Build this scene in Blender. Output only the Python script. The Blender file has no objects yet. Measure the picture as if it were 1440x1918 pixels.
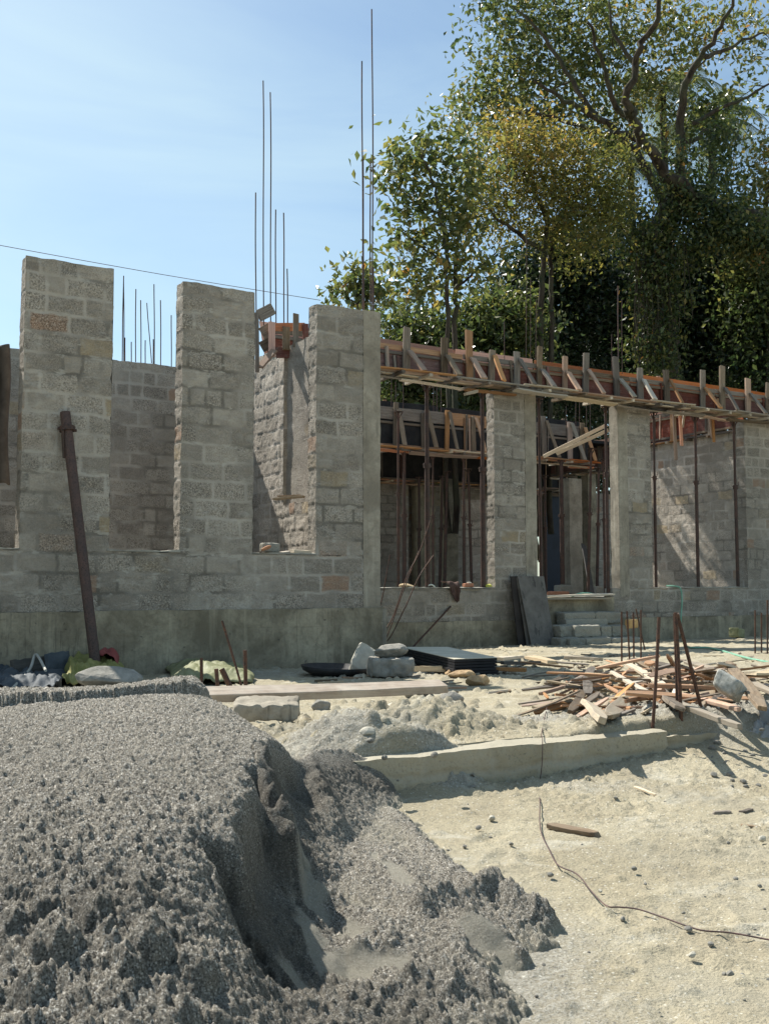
import bpy, math, random
import numpy as np
from mathutils import Vector, Matrix

random.seed(7)
RNG = np.random.default_rng(11)
SC = bpy.context.scene
COL = SC.collection
R = math.radians

# ------------------------------------------------------------------ camera
CH = 0.94                    # lens height above the ground beside the walls
PITCH, YAW, FPX = R(4.08), R(30.73), 1950.0
cam_data = bpy.data.cameras.new('camera')
cam = bpy.data.objects.new('camera', cam_data)
COL.objects.link(cam)
cam.location = (0, 0, CH)
cam.rotation_euler = (R(90) + PITCH, 0, -YAW)
cam_data.sensor_fit = 'HORIZONTAL'
cam_data.sensor_width = 36
cam_data.lens = FPX / 1440 * 36
cam_data.clip_start = 0.05
cam_data.clip_end = 3000
SC.camera = cam

# ------------------------------------------------------------------ light
SUN_EL = R(50)
SUN_AZ = YAW - R(47)         # clockwise from +Y: behind the walls, from the left
SKY_STRENGTH = 0.100
w = bpy.data.worlds.new('World')
SC.world = w
w.use_nodes = True
nt = w.node_tree
nt.nodes.clear()
out = nt.nodes.new('ShaderNodeOutputWorld')
bg = nt.nodes.new('ShaderNodeBackground')
sky = nt.nodes.new('ShaderNodeTexSky')
sky.sky_type = 'NISHITA'
sky.sun_disc = False
sky.sun_elevation = SUN_EL
sky.sun_rotation = SUN_AZ
sky.air_density = 1.0
sky.dust_density = 0.9
sky.ozone_density = 1.0
tc = nt.nodes.new('ShaderNodeTexCoord')
mp = nt.nodes.new('ShaderNodeMapping')
mp.inputs['Rotation'].default_value = (0.3, 0.5, 0.4)
mp.inputs['Scale'].default_value = (1.2, 2.0, 5.0)
nz = nt.nodes.new('ShaderNodeTexNoise')
nz.inputs['Scale'].default_value = 1.5
nz.inputs['Detail'].default_value = 9
nz.inputs['Roughness'].default_value = 0.55
nz.inputs['Distortion'].default_value = 0.7
mr = nt.nodes.new('ShaderNodeMapRange')
mr.inputs['From Min'].default_value = 0.33
mr.inputs['From Max'].default_value = 0.8
mr.inputs['To Max'].default_value = 0.6
mix = nt.nodes.new('ShaderNodeMix')
mix.data_type = 'RGBA'
mix.inputs[7].default_value = (5.2, 6.1, 6.6, 1)
nt.links.new(tc.outputs['Generated'], mp.inputs['Vector'])
nt.links.new(mp.outputs[0], nz.inputs['Vector'])
nt.links.new(nz.outputs[0], mr.inputs[0])
nt.links.new(mr.outputs[0], mix.inputs[0])
nt.links.new(sky.outputs[0], mix.inputs[6])
tint = nt.nodes.new('ShaderNodeMix')
tint.data_type = 'RGBA'; tint.blend_type = 'MULTIPLY'; tint.inputs[0].default_value = 1
tint.inputs[7].default_value = (0.89, 0.985, 0.955, 1)          # dusty tropical air: less pure blue
nt.links.new(mix.outputs[2], tint.inputs[6])
nt.links.new(tint.outputs[2], bg.inputs['Color'])
bg.inputs['Strength'].default_value = SKY_STRENGTH
nt.links.new(bg.outputs[0], out.inputs[0])

sl = bpy.data.lights.new('sun', 'SUN')
sl.energy = 5.0
sl.angle = R(0.53)
sl.color = (1.0, 0.955, 0.87)
sun = bpy.data.objects.new('sun', sl)
COL.objects.link(sun)
sdir = Vector((math.sin(SUN_AZ) * math.cos(SUN_EL), math.cos(SUN_AZ) * math.cos(SUN_EL), math.sin(SUN_EL)))
sun.rotation_euler = sdir.to_track_quat('Z', 'Y').to_euler()
sun.location = sdir * 60

SC.view_settings.view_transform = 'Standard'
SC.view_settings.look = 'None'
SC.view_settings.gamma = 1
SC.view_settings.exposure = 0.66
SC.render.engine = 'CYCLES'
SC.cycles.max_bounces = 6
SC.cycles.diffuse_bounces = 4
SC.cycles.transparent_max_bounces = 6

# ------------------------------------------------------------------ measuring
RV = np.array([math.cos(YAW), -math.sin(YAW), 0.0])     # right of the camera
FV = np.array([math.sin(YAW), math.cos(YAW), 0.0])      # ahead of the camera
def ray(px, py):
    u = (px - 720) / FPX; v = (959 - py) / FPX
    f = math.cos(PITCH) - v * math.sin(PITCH)
    up = math.sin(PITCH) + v * math.cos(PITCH)
    d = u * RV + f * FV
    return np.array([d[0], d[1], up])
def on_y(px, py, Y):
    d = ray(px, py); t = Y / d[1]
    return Vector((d[0] * t, Y, CH + d[2] * t))
def on_x(px, py, X):
    d = ray(px, py); t = X / d[0]
    return Vector((X, d[1] * t, CH + d[2] * t))
def on_z(px, py, z):
    d = ray(px, py); t = (z - CH) / d[2]
    return Vector((d[0] * t, d[1] * t, z))
def at_d(px, py, dist):
    d = ray(px, py); t = dist / (d[0] * FV[0] + d[1] * FV[1])
    return Vector((d[0] * t, d[1] * t, CH + d[2] * t))
def XY(px, Y, py=1050): return on_y(px, py, Y).x
def to_rd(p): return (p[0] * RV[0] + p[1] * RV[1], p[0] * FV[0] + p[1] * FV[1])

# ------------------------------------------------------------------ noise
def _h(ix, iy, iz, s):
    n = (ix.astype(np.int64) * 374761393 + iy.astype(np.int64) * 668265263 + iz.astype(np.int64) * 2147483647 + s * 1274126177) & 0xFFFFFFFF
    n = ((n ^ (n >> 13)) * 1274126177) & 0xFFFFFFFF
    n = ((n ^ (n >> 16)) * 2246822519) & 0xFFFFFFFF
    return ((n ^ (n >> 15)) & 0xFFFFFF) / float(0xFFFFFF)
def hsh(a, b, s=0):
    a = np.asarray(a); b = np.asarray(b)
    return _h(a, b, np.zeros_like(a), s)
def vn2(x, y, s=0):
    ix = np.floor(x); iy = np.floor(y); fx = x - ix; fy = y - iy
    fx = fx * fx * (3 - 2 * fx); fy = fy * fy * (3 - 2 * fy)
    z = np.zeros_like(ix)
    a = _h(ix, iy, z, s); b = _h(ix + 1, iy, z, s); c = _h(ix, iy + 1, z, s); d = _h(ix + 1, iy + 1, z, s)
    return (a + (b - a) * fx) * (1 - fy) + (c + (d - c) * fx) * fy
def vn3(x, y, z, s=0):
    iz = np.floor(z); fz = z - iz; fz = fz * fz * (3 - 2 * fz)
    ix = np.floor(x); iy = np.floor(y); fx = x - ix; fy = y - iy
    fx = fx * fx * (3 - 2 * fx); fy = fy * fy * (3 - 2 * fy)
    o = 0
    for k, wz in ((0, 1 - fz), (1, fz)):
        a = _h(ix, iy, iz + k, s); b = _h(ix + 1, iy, iz + k, s); c = _h(ix, iy + 1, iz + k, s); d = _h(ix + 1, iy + 1, iz + k, s)
        o = o + wz * ((a + (b - a) * fx) * (1 - fy) + (c + (d - c) * fx) * fy)
    return o
def fbm(x, y, oct=4, s=0, g=0.5):
    o = 0; a = 1; t = 0
    for i in range(oct):
        o = o + a * vn2(x * 2 ** i + 17.3 * i, y * 2 ** i - 9.1 * i, s + i); t += a; a *= g
    return o / t
def worley(x, y, s=0):
    """distance to the nearest jittered point and that point's random value"""
    ix = np.floor(x); iy = np.floor(y)
    best = np.full(x.shape, 9.0); val = np.zeros(x.shape)
    for dx in (-1, 0, 1):
        for dy in (-1, 0, 1):
            cx = ix + dx; cy = iy + dy
            px = cx + hsh(cx, cy, s); py = cy + hsh(cx, cy, s + 5)
            dd = np.hypot(x - px, y - py); v = hsh(cx, cy, s + 9)
            m = dd < best; best = np.where(m, dd, best); val = np.where(m, v, val)
    return best, val
def sstep(a, b, x):
    t = np.clip((x - a) / (b - a), 0, 1); return t * t * (3 - 2 * t)

# ------------------------------------------------------------------ objects
def link(name, mesh):
    o = bpy.data.objects.new(name, mesh); COL.objects.link(o); return o
def tag(o, label=None, cat=None, group=None, kind=None):
    if label: o['label'] = label
    if cat: o['category'] = cat
    if group: o['group'] = group
    if kind: o['kind'] = kind
    return o
def thing(name, label, cat, loc=(0, 0, 0), group=None):
    o = link(name, None); o.location = loc
    o.empty_display_size = 0.2
    return tag(o, label, cat, group)
def put(o, parent, M=None):
    """parent o; M is its wanted world matrix"""
    M = M if M is not None else Matrix.Identity(4)
    if parent is None:
        o.matrix_basis = M
    else:
        base = Vector((0, 0, 0)); p = parent
        inv = Matrix.Identity(4); chain = []
        while p is not None: chain.append(p.matrix_basis.copy()); p = p.parent
        W = Matrix.Identity(4)
        for m in reversed(chain): W = W @ m
        o.parent = parent
        o.matrix_basis = W.inverted() @ M
    return o
def np_mesh(name, V, Q, mat=None, smooth=True, attrs=None, fattrs=None):
    me = bpy.data.meshes.new(name)
    V = np.asarray(V, dtype=np.float32); Q = np.asarray(Q, dtype=np.int32)
    k = Q.shape[1]
    me.vertices.add(len(V)); me.vertices.foreach_set('co', V.ravel())
    me.loops.add(Q.size); me.loops.foreach_set('vertex_index', Q.ravel())
    me.polygons.add(len(Q))
    me.polygons.foreach_set('loop_start', np.arange(0, Q.size, k, dtype=np.int32))
    me.polygons.foreach_set('loop_total', np.full(len(Q), k, dtype=np.int32))
    me.polygons.foreach_set('use_smooth', np.full(len(Q), smooth, dtype=bool))
    for n, a in (attrs or {}).items():
        at = me.attributes.new(n, 'FLOAT', 'POINT'); at.data.foreach_set('value', np.asarray(a, dtype=np.float32).ravel())
    for n, a in (fattrs or {}).items():
        at = me.attributes.new(n, 'FLOAT', 'FACE'); at.data.foreach_set('value', np.asarray(a, dtype=np.float32).ravel())
    me.update(calc_edges=True)
    if mat: me.materials.append(mat)
    return me
def grid_quads(n, m, off=0):
    i = np.arange((n - 1) * (m - 1)); a = (i // (m - 1)) * m + i % (m - 1) + off
    return np.stack([a, a + m, a + m + 1, a + 1], 1)

class MB:
    """collects shapes; build() links them as one mesh object"""
    def __init__(s): s.v = []; s.f = []; s.sm = []
    def add(s, vs, fs, smooth=False):
        o = len(s.v); s.v += [tuple(v) for v in vs]; s.f += [tuple(i + o for i in f) for f in fs]; s.sm += [smooth] * len(fs)
    def box(s, x0, x1, y0, y1, z0, z1):
        s.add([(x0, y0, z0), (x1, y0, z0), (x1, y1, z0), (x0, y1, z0), (x0, y0, z1), (x1, y0, z1), (x1, y1, z1), (x0, y1, z1)],
              [(0, 3, 2, 1), (4, 5, 6, 7), (0, 1, 5, 4), (1, 2, 6, 5), (2, 3, 7, 6), (3, 0, 4, 7)])
    def tube(s, pts, rad, n=8, caps=True, smooth=True):
        pts = [Vector(p) for p in pts]
        if not hasattr(rad, '__len__'): rad = [rad] * len(pts)
        vs = []; fs = []; ref = None
        for i, p in enumerate(pts):
            a = pts[max(i - 1, 0)]; b = pts[min(i + 1, len(pts) - 1)]
            t = (b - a).normalized()
            if ref is None or abs(ref.dot(t)) > 0.99:
                ref = t.orthogonal().normalized()
            ref = (ref - t * ref.dot(t)).normalized()
            q = t.cross(ref)
            for k in range(n):
                an = 2 * math.pi * k / n
                vs.append(p + (ref * math.cos(an) + q * math.sin(an)) * rad[i])
        for i in range(len(pts) - 1):
            for k in range(n):
                a = i * n + k; b = i * n + (k + 1) % n
                fs.append((a, b, b + n, a + n))
        s.add(vs, fs, smooth)
        if caps:
            s.add(vs[:n], [tuple(range(n - 1, -1, -1))]); s.add(vs[-n:], [tuple(range(n))])
    def build(s, name, mat, parent=None, M=None, bevel=0):
        me = bpy.data.meshes.new(name); me.from_pydata([tuple(v) for v in s.v], [], s.f)
        me.polygons.foreach_set('use_smooth', s.sm)
        if mat: me.materials.append(mat)
        o = link(name, me)
        if bevel:
            m = o.modifiers.new('bevel', 'BEVEL'); m.width = bevel; m.segments = 2; m.limit_method = 'ANGLE'
        return put(o, parent, M)

# ------------------------------------------------------------------ materials
class Mat:
    def __init__(s, name, rough=0.9, metal=0.0, spec=0.3):
        s.m = bpy.data.materials.new(name); s.m.use_nodes = True
        s.nt = s.m.node_tree; s.b = s.nt.nodes['Principled BSDF']
        s.b.inputs['Roughness'].default_value = rough; s.b.inputs['Metallic'].default_value = metal
        s.b.inputs['Specular IOR Level'].default_value = spec
        s.out = s.nt.nodes['Material Output']
        s._h = None
    def n(s, t, **k):
        x = s.nt.nodes.new(t)
        for a, v in k.items():
            if a.startswith('i_'): x.inputs[a[2:].replace('_', ' ')].default_value = v
            else: setattr(x, a, v)
        return x
    def l(s, a, b): s.nt.links.new(a, b)
    def pos(s, scale=(1, 1, 1), kind='Object'):
        t = s.n('ShaderNodeTexCoord'); m = s.n('ShaderNodeMapping'); m.inputs['Scale'].default_value = scale
        s.l(t.outputs[kind], m.inputs[0]); return m.outputs[0]
    def noise(s, vec, scale, detail=4, rough=0.55, dist=0.0):
        x = s.n('ShaderNodeTexNoise'); x.inputs['Scale'].default_value = scale; x.inputs['Detail'].default_value = detail
        x.inputs['Roughness'].default_value = rough; x.inputs['Distortion'].default_value = dist
        s.l(vec, x.inputs['Vector']); return x.outputs[0]
    def voro(s, vec, scale, feature='F1', out='Distance'):
        x = s.n('ShaderNodeTexVoronoi'); x.feature = feature; x.inputs['Scale'].default_value = scale
        s.l(vec, x.inputs['Vector']); return x.outputs[out]
    def mr(s, v, a, b, c=0.0, d=1.0):
        x = s.n('ShaderNodeMapRange'); s.l(v, x.inputs[0])
        for i, q in enumerate((a, b, c, d)): x.inputs[i + 1].default_value = q
        return x.outputs[0]
    def mix(s, f, a, b, mode='MIX'):
        x = s.n('ShaderNodeMix'); x.data_type = 'RGBA'; x.blend_type = mode
        for i, q in ((0, f), (6, a), (7, b)):
            if isinstance(q, (int, float)): x.inputs[i].default_value = q
            elif isinstance(q, tuple): x.inputs[i].default_value = (q + (1,))[:4]
            else: s.l(q, x.inputs[i])
        return x.outputs[2]
    def math(s, op, a, b=0.0):
        x = s.n('ShaderNodeMath'); x.operation = op
        for i, q in enumerate((a, b)):
            if isinstance(q, (int, float)): x.inputs[i].default_value = q
            else: s.l(q, x.inputs[i])
        return x.outputs[0]
    def attr(s, name):
        x = s.n('ShaderNodeAttribute'); x.attribute_name = name; return x.outputs['Fac']
    def rnd(s):
        return s.n('ShaderNodeObjectInfo').outputs['Random']
    def bump(s, h, strength=0.5, dist=0.01):
        x = s.n('ShaderNodeBump'); x.inputs['Strength'].default_value = strength; x.inputs['Distance'].default_value = dist
        s.l(h, x.inputs['Height'])
        if s._h: s.l(s._h, x.inputs['Normal'])
        s._h = x.outputs[0]; s.l(s._h, s.b.inputs['Normal'])
    def col(s, c):
        if isinstance(c, tuple): s.b.inputs['Base Color'].default_value = (c + (1,))[:4]
        else: s.l(c, s.b.inputs['Base Color'])
    def ro(s, v): s.l(v, s.b.inputs['Roughness'])

def m_block(name, bright=1.0, smear=1.0):
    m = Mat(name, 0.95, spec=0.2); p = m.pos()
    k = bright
    bv = m.attr('blk'); mo = m.attr('mort')
    base = m.mix(bv, (0.202 * k, 0.176 * k, 0.145 * k), (0.366 * k, 0.325 * k, 0.272 * k))
    red = m.mr(bv, 0.975, 0.982)
    base = m.mix(m.math('MULTIPLY', red, 0.75), base, (0.272 * k, 0.144 * k, 0.079 * k))
    yel = m.math('MULTIPLY', m.mr(bv, 0.04, 0.03), 0.5)
    base = m.mix(yel, base, (0.394 * k, 0.299 * k, 0.167 * k))
    # coarse open aggregate of the block face
    g1 = m.noise(p, 62, 3, 0.75); g2 = m.voro(p, 100); g0 = m.noise(p, 7, 5, 0.65)
    base = m.mix(m.mr(g0, 0.36, 0.62, 0.35, 0.0), base, (0.143 * k, 0.129 * k, 0.110 * k))
    gr = m.mix(m.mr(g1, 0.38, 0.50, 0.85, 0.0), base, (0.065, 0.058, 0.050))
    gr = m.mix(m.mr(g1, 0.54, 0.66, 0.0, 0.75), gr, (0.677, 0.609, 0.534))
    amp = m.mr(m.math('FRACT', m.math('MULTIPLY', bv, 17.3)), 0, 1, 0.15, 1.0)
    gr = m.mix(amp, base, gr)
    # mortar: raked and dark in one place, struck flush and pale in the next
    sm = m.noise(p, 2.1, 5, 0.66, 0.6); sm2 = m.noise(m.pos((1, 1, 3.0)), 3.6, 5, 0.66)
    tone = m.mr(m.noise(p, 0.9, 3, 0.6), 0.42, 0.58)
    mcol = m.mix(tone, (0.109 * k, 0.098 * k, 0.082 * k), (0.394 * k, 0.357 * k, 0.310 * k))
    scol = m.mix(m.mr(m.noise(p, 5, 4, 0.6), 0.4, 0.6), (0.218 * k, 0.194 * k, 0.164 * k), (0.339 * k, 0.307 * k, 0.261 * k))
    f1 = m.mr(sm, 0.49, 0.62, 0, 0.66 * smear)
    base = m.mix(f1, gr, scol)
    base = m.mix(m.math('MULTIPLY', m.math('MULTIPLY', mo, 0.85), m.math('SUBTRACT', 1.0, m.math('MULTIPLY', f1, 0.6))), base, mcol)
    base = m.mix(m.math('MULTIPLY', m.mr(sm2, 0.56, 0.62, 0, 0.75 * smear), m.math('ADD', 0.35, m.math('MULTIPLY', mo, 0.65))), base, (0.404 * k, 0.373 * k, 0.324 * k))
    # large damp stains
    st = m.noise(m.pos((1.017, 0.954, 0.495)), 0.8, 4, 0.6)
    base = m.mix(m.mr(st, 0.38, 0.66, 0.0, 0.42), base, (0.169, 0.154, 0.128))
    m.col(base)
    m.bump(g1, 0.9, 0.012)
    m.bump(g2, 0.5, 0.006)
    m.bump(m.noise(p, 18, 4), 0.5, 0.015)
    m.bump(m.math('SUBTRACT', 1.0, mo), 0.5, 0.008)
    return m.m
def m_concrete(name, c1, c2, streak=True, sc=1.0):
    m = Mat(name, 0.85, spec=0.25); p = m.pos()
    n1 = m.noise(p, 2.2 * sc, 6, 0.62, 0.4); n2 = m.noise(p, 30 * sc, 5, 0.6)
    b = m.mix(m.mr(n1, 0.36, 0.62), tuple(.8 * q for q in c1), c2)
    b = m.mix(m.mr(m.noise(p, 7, 5, .7, .8), .50, .64, 0, .45), b, tuple(.62 * q for q in c1))
    b = m.mix(m.mr(n2, 0.35, 0.65, 0.25, 0.0), b, tuple(0.55 * q for q in c1))
    if streak:
        s = m.noise(m.pos((1, 1, 0.06)), 11, 5, 0.6)
        b = m.mix(m.mr(s, 0.52, 0.72, 0.0, 0.25), b, tuple(0.5 * q for q in c1))
        s2 = m.noise(m.pos((1, 1, 0.08)), 7, 4, 0.6)
        b = m.mix(m.mr(s2, 0.56, 0.72, 0.0, 0.35), b, tuple(min(1, 1.5 * q) for q in c2))
        sx = m.n('ShaderNodeSeparateXYZ'); m.l(p, sx.inputs[0])
        wob = m.math('MULTIPLY', m.math('SUBTRACT', m.noise(p, 1.5, 3), 0.5), 0.05)
        fx = m.math('ABSOLUTE', m.math('SUBTRACT', m.math('FRACT', m.math('ADD', m.math('MULTIPLY', sx.outputs[0], 0.82), wob)), 0.5))
        fz = m.math('ABSOLUTE', m.math('SUBTRACT', m.math('FRACT', m.math('ADD', m.math('MULTIPLY', sx.outputs[2], 1.1), wob)), 0.5))
        seam = m.math('MAXIMUM', m.mr(fx, 0.006, 0.002), m.math('MULTIPLY', m.mr(fz, 0.010, 0.003), 0.4))
        b = m.mix(m.math('MULTIPLY', seam, m.mr(n1, .4, .65, .0, .4)), b, tuple(0.4 * q for q in c1))
        m.bump(m.math('SUBTRACT', 1.0, seam), 0.5, 0.004)
        drip = m.noise(m.pos((1, 1, 0.05)), 26, 4, 0.7)
        b = m.mix(m.math('MULTIPLY', m.mr(drip, 0.56, 0.66), m.mr(m.noise(p, 1.1, 3), .48, .58, 0, .5)), b, (0.07, 0.062, 0.048))
        pit = m.noise(p, 14, 2, 0.5)
        b = m.mix(m.mr(pit, 0.70, 0.74, 0.0, 0.6), b, (0.08, 0.07, 0.06))
    m.col(b); m.bump(n2, 0.5, 0.006); m.bump(m.noise(p, 120 * sc, 3), 0.35, 0.003); m.bump(n1, 0.4, 0.02)
    return m.m
def m_wood(name, c1, c2, c3, grain=1.0, rough=0.85):
    m = Mat(name, rough, spec=0.25)
    t = m.n('ShaderNodeTexCoord'); mp = m.n('ShaderNodeMapping'); mp.inputs['Scale'].default_value = (2.5, 55, 55)
    add = m.n('ShaderNodeVectorMath'); add.operation = 'ADD'
    oi = m.n('ShaderNodeObjectInfo'); ml = m.n('ShaderNodeVectorMath'); ml.operation = 'SCALE'; ml.inputs['Scale'].default_value = 31.0
    cb = m.n('ShaderNodeCombineXYZ')
    for i in range(3): m.l(oi.outputs['Random'], cb.inputs[i])
    m.l(cb.outputs[0], ml.inputs[0]); m.l(t.outputs['Object'], add.inputs[0]); m.l(ml.outputs[0], add.inputs[1]); m.l(add.outputs[0], mp.inputs[0])
    g = m.noise(mp.outputs[0], 1.0 * grain, 6, 0.65, 0.6)
    big = m.noise(add.outputs[0], 5, 4, 0.6)
    b = m.mix(m.mr(g, 0.32, 0.68), c1, c2)
    b = m.mix(m.mr(big, 0.42, 0.7, 0.0, 0.7), b, c3)
    dirt = m.noise(add.outputs[0], 16, 4, 0.7)
    b = m.mix(m.mr(dirt, 0.56, 0.75, 0.0, 0.55), b, (0.27, 0.255, 0.22))
    hv = m.n('ShaderNodeHueSaturation'); m.l(b, hv.inputs['Color'])
    m.l(m.mr(oi.outputs['Random'], 0, 1, 0.55, 1.25), hv.inputs['Value'])
    rr = m.math('FRACT', m.math('MULTIPLY', oi.outputs['Random'], 7.3))
    m.l(m.mr(rr, 0, 1, 0.55, 1.1), hv.inputs['Saturation'])
    m.col(hv.outputs[0]); m.bump(g, 0.6, 0.004); m.bump(dirt, 0.3, 0.004)
    return m.m
def m_rust(name, c1=(0.065, 0.034, 0.024), c2=(0.135, 0.066, 0.04), c3=(0.028, 0.02, 0.018), metal=0.2):
    m = Mat(name, 0.62, metal, 0.4); p = m.pos()
    n = m.noise(p, 9, 6, 0.65); n2 = m.noise(p, 60, 4)
    b = m.mix(m.mr(n, 0.35, 0.65), c1, c2); b = m.mix(m.mr(n2, 0.5, 0.68), b, c3)
    m.col(b); m.bump(n2, 0.4, 0.002); m.ro(m.mr(n, 0.3, 0.7, 0.45, 0.8))
    return m.m
def m_simple(name, c1, c2, sc=8, rough=0.8, bump=0.4, bsc=None, bd=0.005, metal=0.0, spec=0.3):
    m = Mat(name, rough, metal, spec); p = m.pos()
    n = m.noise(p, sc, 6, 0.62, 0.3)
    m.col(m.mix(m.mr(n, 0.32, 0.68), c1, c2)); m.bump(m.noise(p, bsc or sc * 5, 5), bump, bd)
    return m.m
def m_leaf(name, cols, trans=0.35, rough=0.42):
    m = Mat(name, rough, spec=0.5)
    r = m.attr('tone')
    cr = m.n('ShaderNodeValToRGB'); m.l(r, cr.inputs[0])
    e = cr.color_ramp.elements
    while len(e) < len(cols): e.new(0.5)
    for i, (p, c) in enumerate(cols): e[i].position = p; e[i].color = c + (1,)
    m.col(cr.outputs[0])
    tr = m.n('ShaderNodeBsdfTranslucent'); hs = m.n('ShaderNodeHueSaturation'); m.l(cr.outputs[0], hs.inputs['Color'])
    hs.inputs['Saturation'].default_value = 1.1; hs.inputs['Value'].default_value = 1.9
    m.l(hs.outputs[0], tr.inputs[0])
    ms = m.n('ShaderNodeMixShader'); ms.inputs[0].default_value = trans
    m.l(m.b.outputs[0], ms.inputs[1]); m.l(tr.outputs[0], ms.inputs[2]); m.l(ms.outputs[0], m.out.inputs[0])
    return m.m

M = {}
M['block'] = m_block('block_masonry', bright=1.30)
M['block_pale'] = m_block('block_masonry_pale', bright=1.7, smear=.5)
M['column'] = m_concrete('cast_concrete', (0.30, 0.262, 0.205), (0.41, 0.368, 0.295))
M['plinth'] = m_concrete('plinth_render', (0.235, 0.20, 0.142), (0.41, 0.36, 0.262))
M['floor'] = m_concrete('screed', (0.33, 0.31, 0.27), (0.42, 0.4, 0.34), streak=False)
M['old_wood'] = m_wood('weathered_timber', (0.10, 0.068, 0.044), (0.30, 0.225, 0.15), (0.19, 0.15, 0.108))
M['warm_wood'] = m_wood('warm_timber', (0.28, 0.135, 0.06), (0.56, 0.31, 0.15), (0.42, 0.24, 0.125))
M['pale_wood'] = m_wood('pale_timber', (0.40, 0.31, 0.20), (0.60, 0.49, 0.34), (0.48, 0.38, 0.26))
M['orange_board'] = m_wood('orange_board', (0.45, 0.13, 0.04), (0.70, 0.25, 0.09), (0.55, 0.22, 0.10))
M['red_ply'] = m_wood('red_plywood', (0.10, 0.03, 0.022), (0.24, 0.075, 0.05), (0.17, 0.08, 0.058))
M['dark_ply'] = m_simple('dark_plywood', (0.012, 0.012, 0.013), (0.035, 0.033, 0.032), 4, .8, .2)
M['grey_ply'] = m_wood('grey_plywood', (0.06, 0.052, 0.045), (0.15, 0.13, 0.11), (0.11, 0.10, 0.085))
M['rust'] = m_rust('rusty_steel')
M['prop'] = m_rust('prop_steel', (0.045, 0.028, 0.022), (0.11, 0.06, 0.045), (0.02, 0.018, 0.018))
M['rebar'] = m_rust('rebar_steel', (0.06, 0.045, 0.045), (0.16, 0.085, 0.06), (0.035, 0.032, 0.035), 0.3)
M['pipe'] = m_rust('brown_pipe', (0.06, 0.038, 0.032), (0.11, 0.066, 0.055), (0.035, 0.024, 0.022), 0.1)
# ------------------------------------------------------------------ ground
def d_of(py, h):
    """distance ahead at which a point h below the lens shows at row py"""
    return h / math.tan(math.atan((py - 959) / FPX) - PITCH)
def rd(px, py, h):
    p = on_z(px, py, CH - h); return to_rd(p)
def rbf(pts):
    P = np.array([(a, b) for a, b, _ in pts]); z = np.array([c for _, _, c in pts])
    def phi(q): return np.sqrt(q * q + 0.12 ** 2)
    D = np.hypot(P[:, None, 0] - P[None, :, 0], P[:, None, 1] - P[None, :, 1])
    n = len(P); A = np.zeros((n + 3, n + 3)); A[:n, :n] = phi(D) + np.eye(n) * 1e-3
    A[:n, n] = 1; A[:n, n + 1:n + 3] = P; A[n, :n] = 1; A[n + 1:n + 3, :n] = P.T
    w_ = np.linalg.solve(A, np.concatenate([z, [0, 0, 0]]))
    def f(r, d):
        sh = np.shape(r); r = np.ravel(r); d = np.ravel(d); o = w_[n] + w_[n + 1] * r + w_[n + 2] * d
        for i in range(n): o = o + w_[i] * phi(np.hypot(r - P[i, 0], d - P[i, 1]))
        return o.reshape(sh)
    return f
def poly_dist(r, d, line):
    """signed distance to an open polyline (positive on its left) and the parameter along it"""
    best = np.full(np.shape(r), 1e9); sg = np.ones(np.shape(r)); par = np.zeros(np.shape(r))
    for i in range(len(line) - 1):
        ax, ay = line[i]; bx, by = line[i + 1]; ex, ey = bx - ax, by - ay; L2 = ex * ex + ey * ey
        t = np.clip(((r - ax) * ex + (d - ay) * ey) / L2, 0, 1)
        qx = r - ax - t * ex; qy = d - ay - t * ey; dd = np.hypot(qx, qy); m = dd < best
        best = np.where(m, dd, best); sg = np.where(m, np.sign(ex * (d - ay) - ey * (r - ax)), sg); par = np.where(m, (i + t) / (len(line) - 1), par)
    return best, sg, par

def inside(r, d, poly):
    o = np.zeros(np.shape(r), bool); n = len(poly)
    for i in range(n):
        x1, y1 = poly[i]; x2, y2 = poly[(i + 1) % n]
        if y1 == y2: continue
        c = (y1 > d) != (y2 > d)
        o ^= c & (r < (x2 - x1) * (d - y1) / (y2 - y1) + x1)
    return o
KY = 4.38        # front face of the low kerb wall
def ground_rd(r, d):
    X = r * RV[0] + d * FV[0]; Y = r * RV[1] + d * FV[1]
    back = np.interp(Y, [4.4, 6.0, 8.0, 11.0, 15.0, 400], [0.085, 0.05, 0.0, -0.03, -0.11, -0.2])
    front = np.interp(Y, [-50, 1.0, 2.5, 4.4], [-0.22, -0.17, -0.125, -0.075])
    hard = sstep(4.44, 4.54, Y); soft = sstep(3.75, 5.0, Y)
    k = sstep(2.0, 2.35, X) * (1 - sstep(4.92, 5.06, X))
    t = hard * k + soft * (1 - k)
    z = front * (1 - t) + back * t
    # soil mound behind the kerb
    for cx, cy, a, rr in MOUNDS:
        z = z + a * np.exp(-(((r - cx) ** 2) / rr[0] ** 2 + ((d - cy) ** 2) / rr[1] ** 2))
    return z
MOUNDS = []
def _mound(px, py, h, amp, rx, ry):
    r, d = rd(px, py, h); MOUNDS.append((r, d, amp, (rx, ry)))
_mound(1130, 1355, 0.80, 0.05, 0.9, 0.5)
_mound(1400, 1335, 0.80, 0.10, 0.9, 0.5)
_mound(1270, 1310, 0.80, 0.06, 0.9, 0.5)
_mound(950, 1250, 0.92, 0.04, 0.8, 0.5)
_mound(845, 1478, 1.03, 0.07, 0.16, 0.10)
_mound(690, 1455, .98, 0.13, 0.28, 0.22)
_mound(620, 1420, .9, 0.12, 0.35, 0.3)
_mound(770, 1470, 1.0, 0.05, 0.2, 0.15)
_mound(1380, 1390, 0.95, 0.05, 0.3, 0.15)
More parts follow.
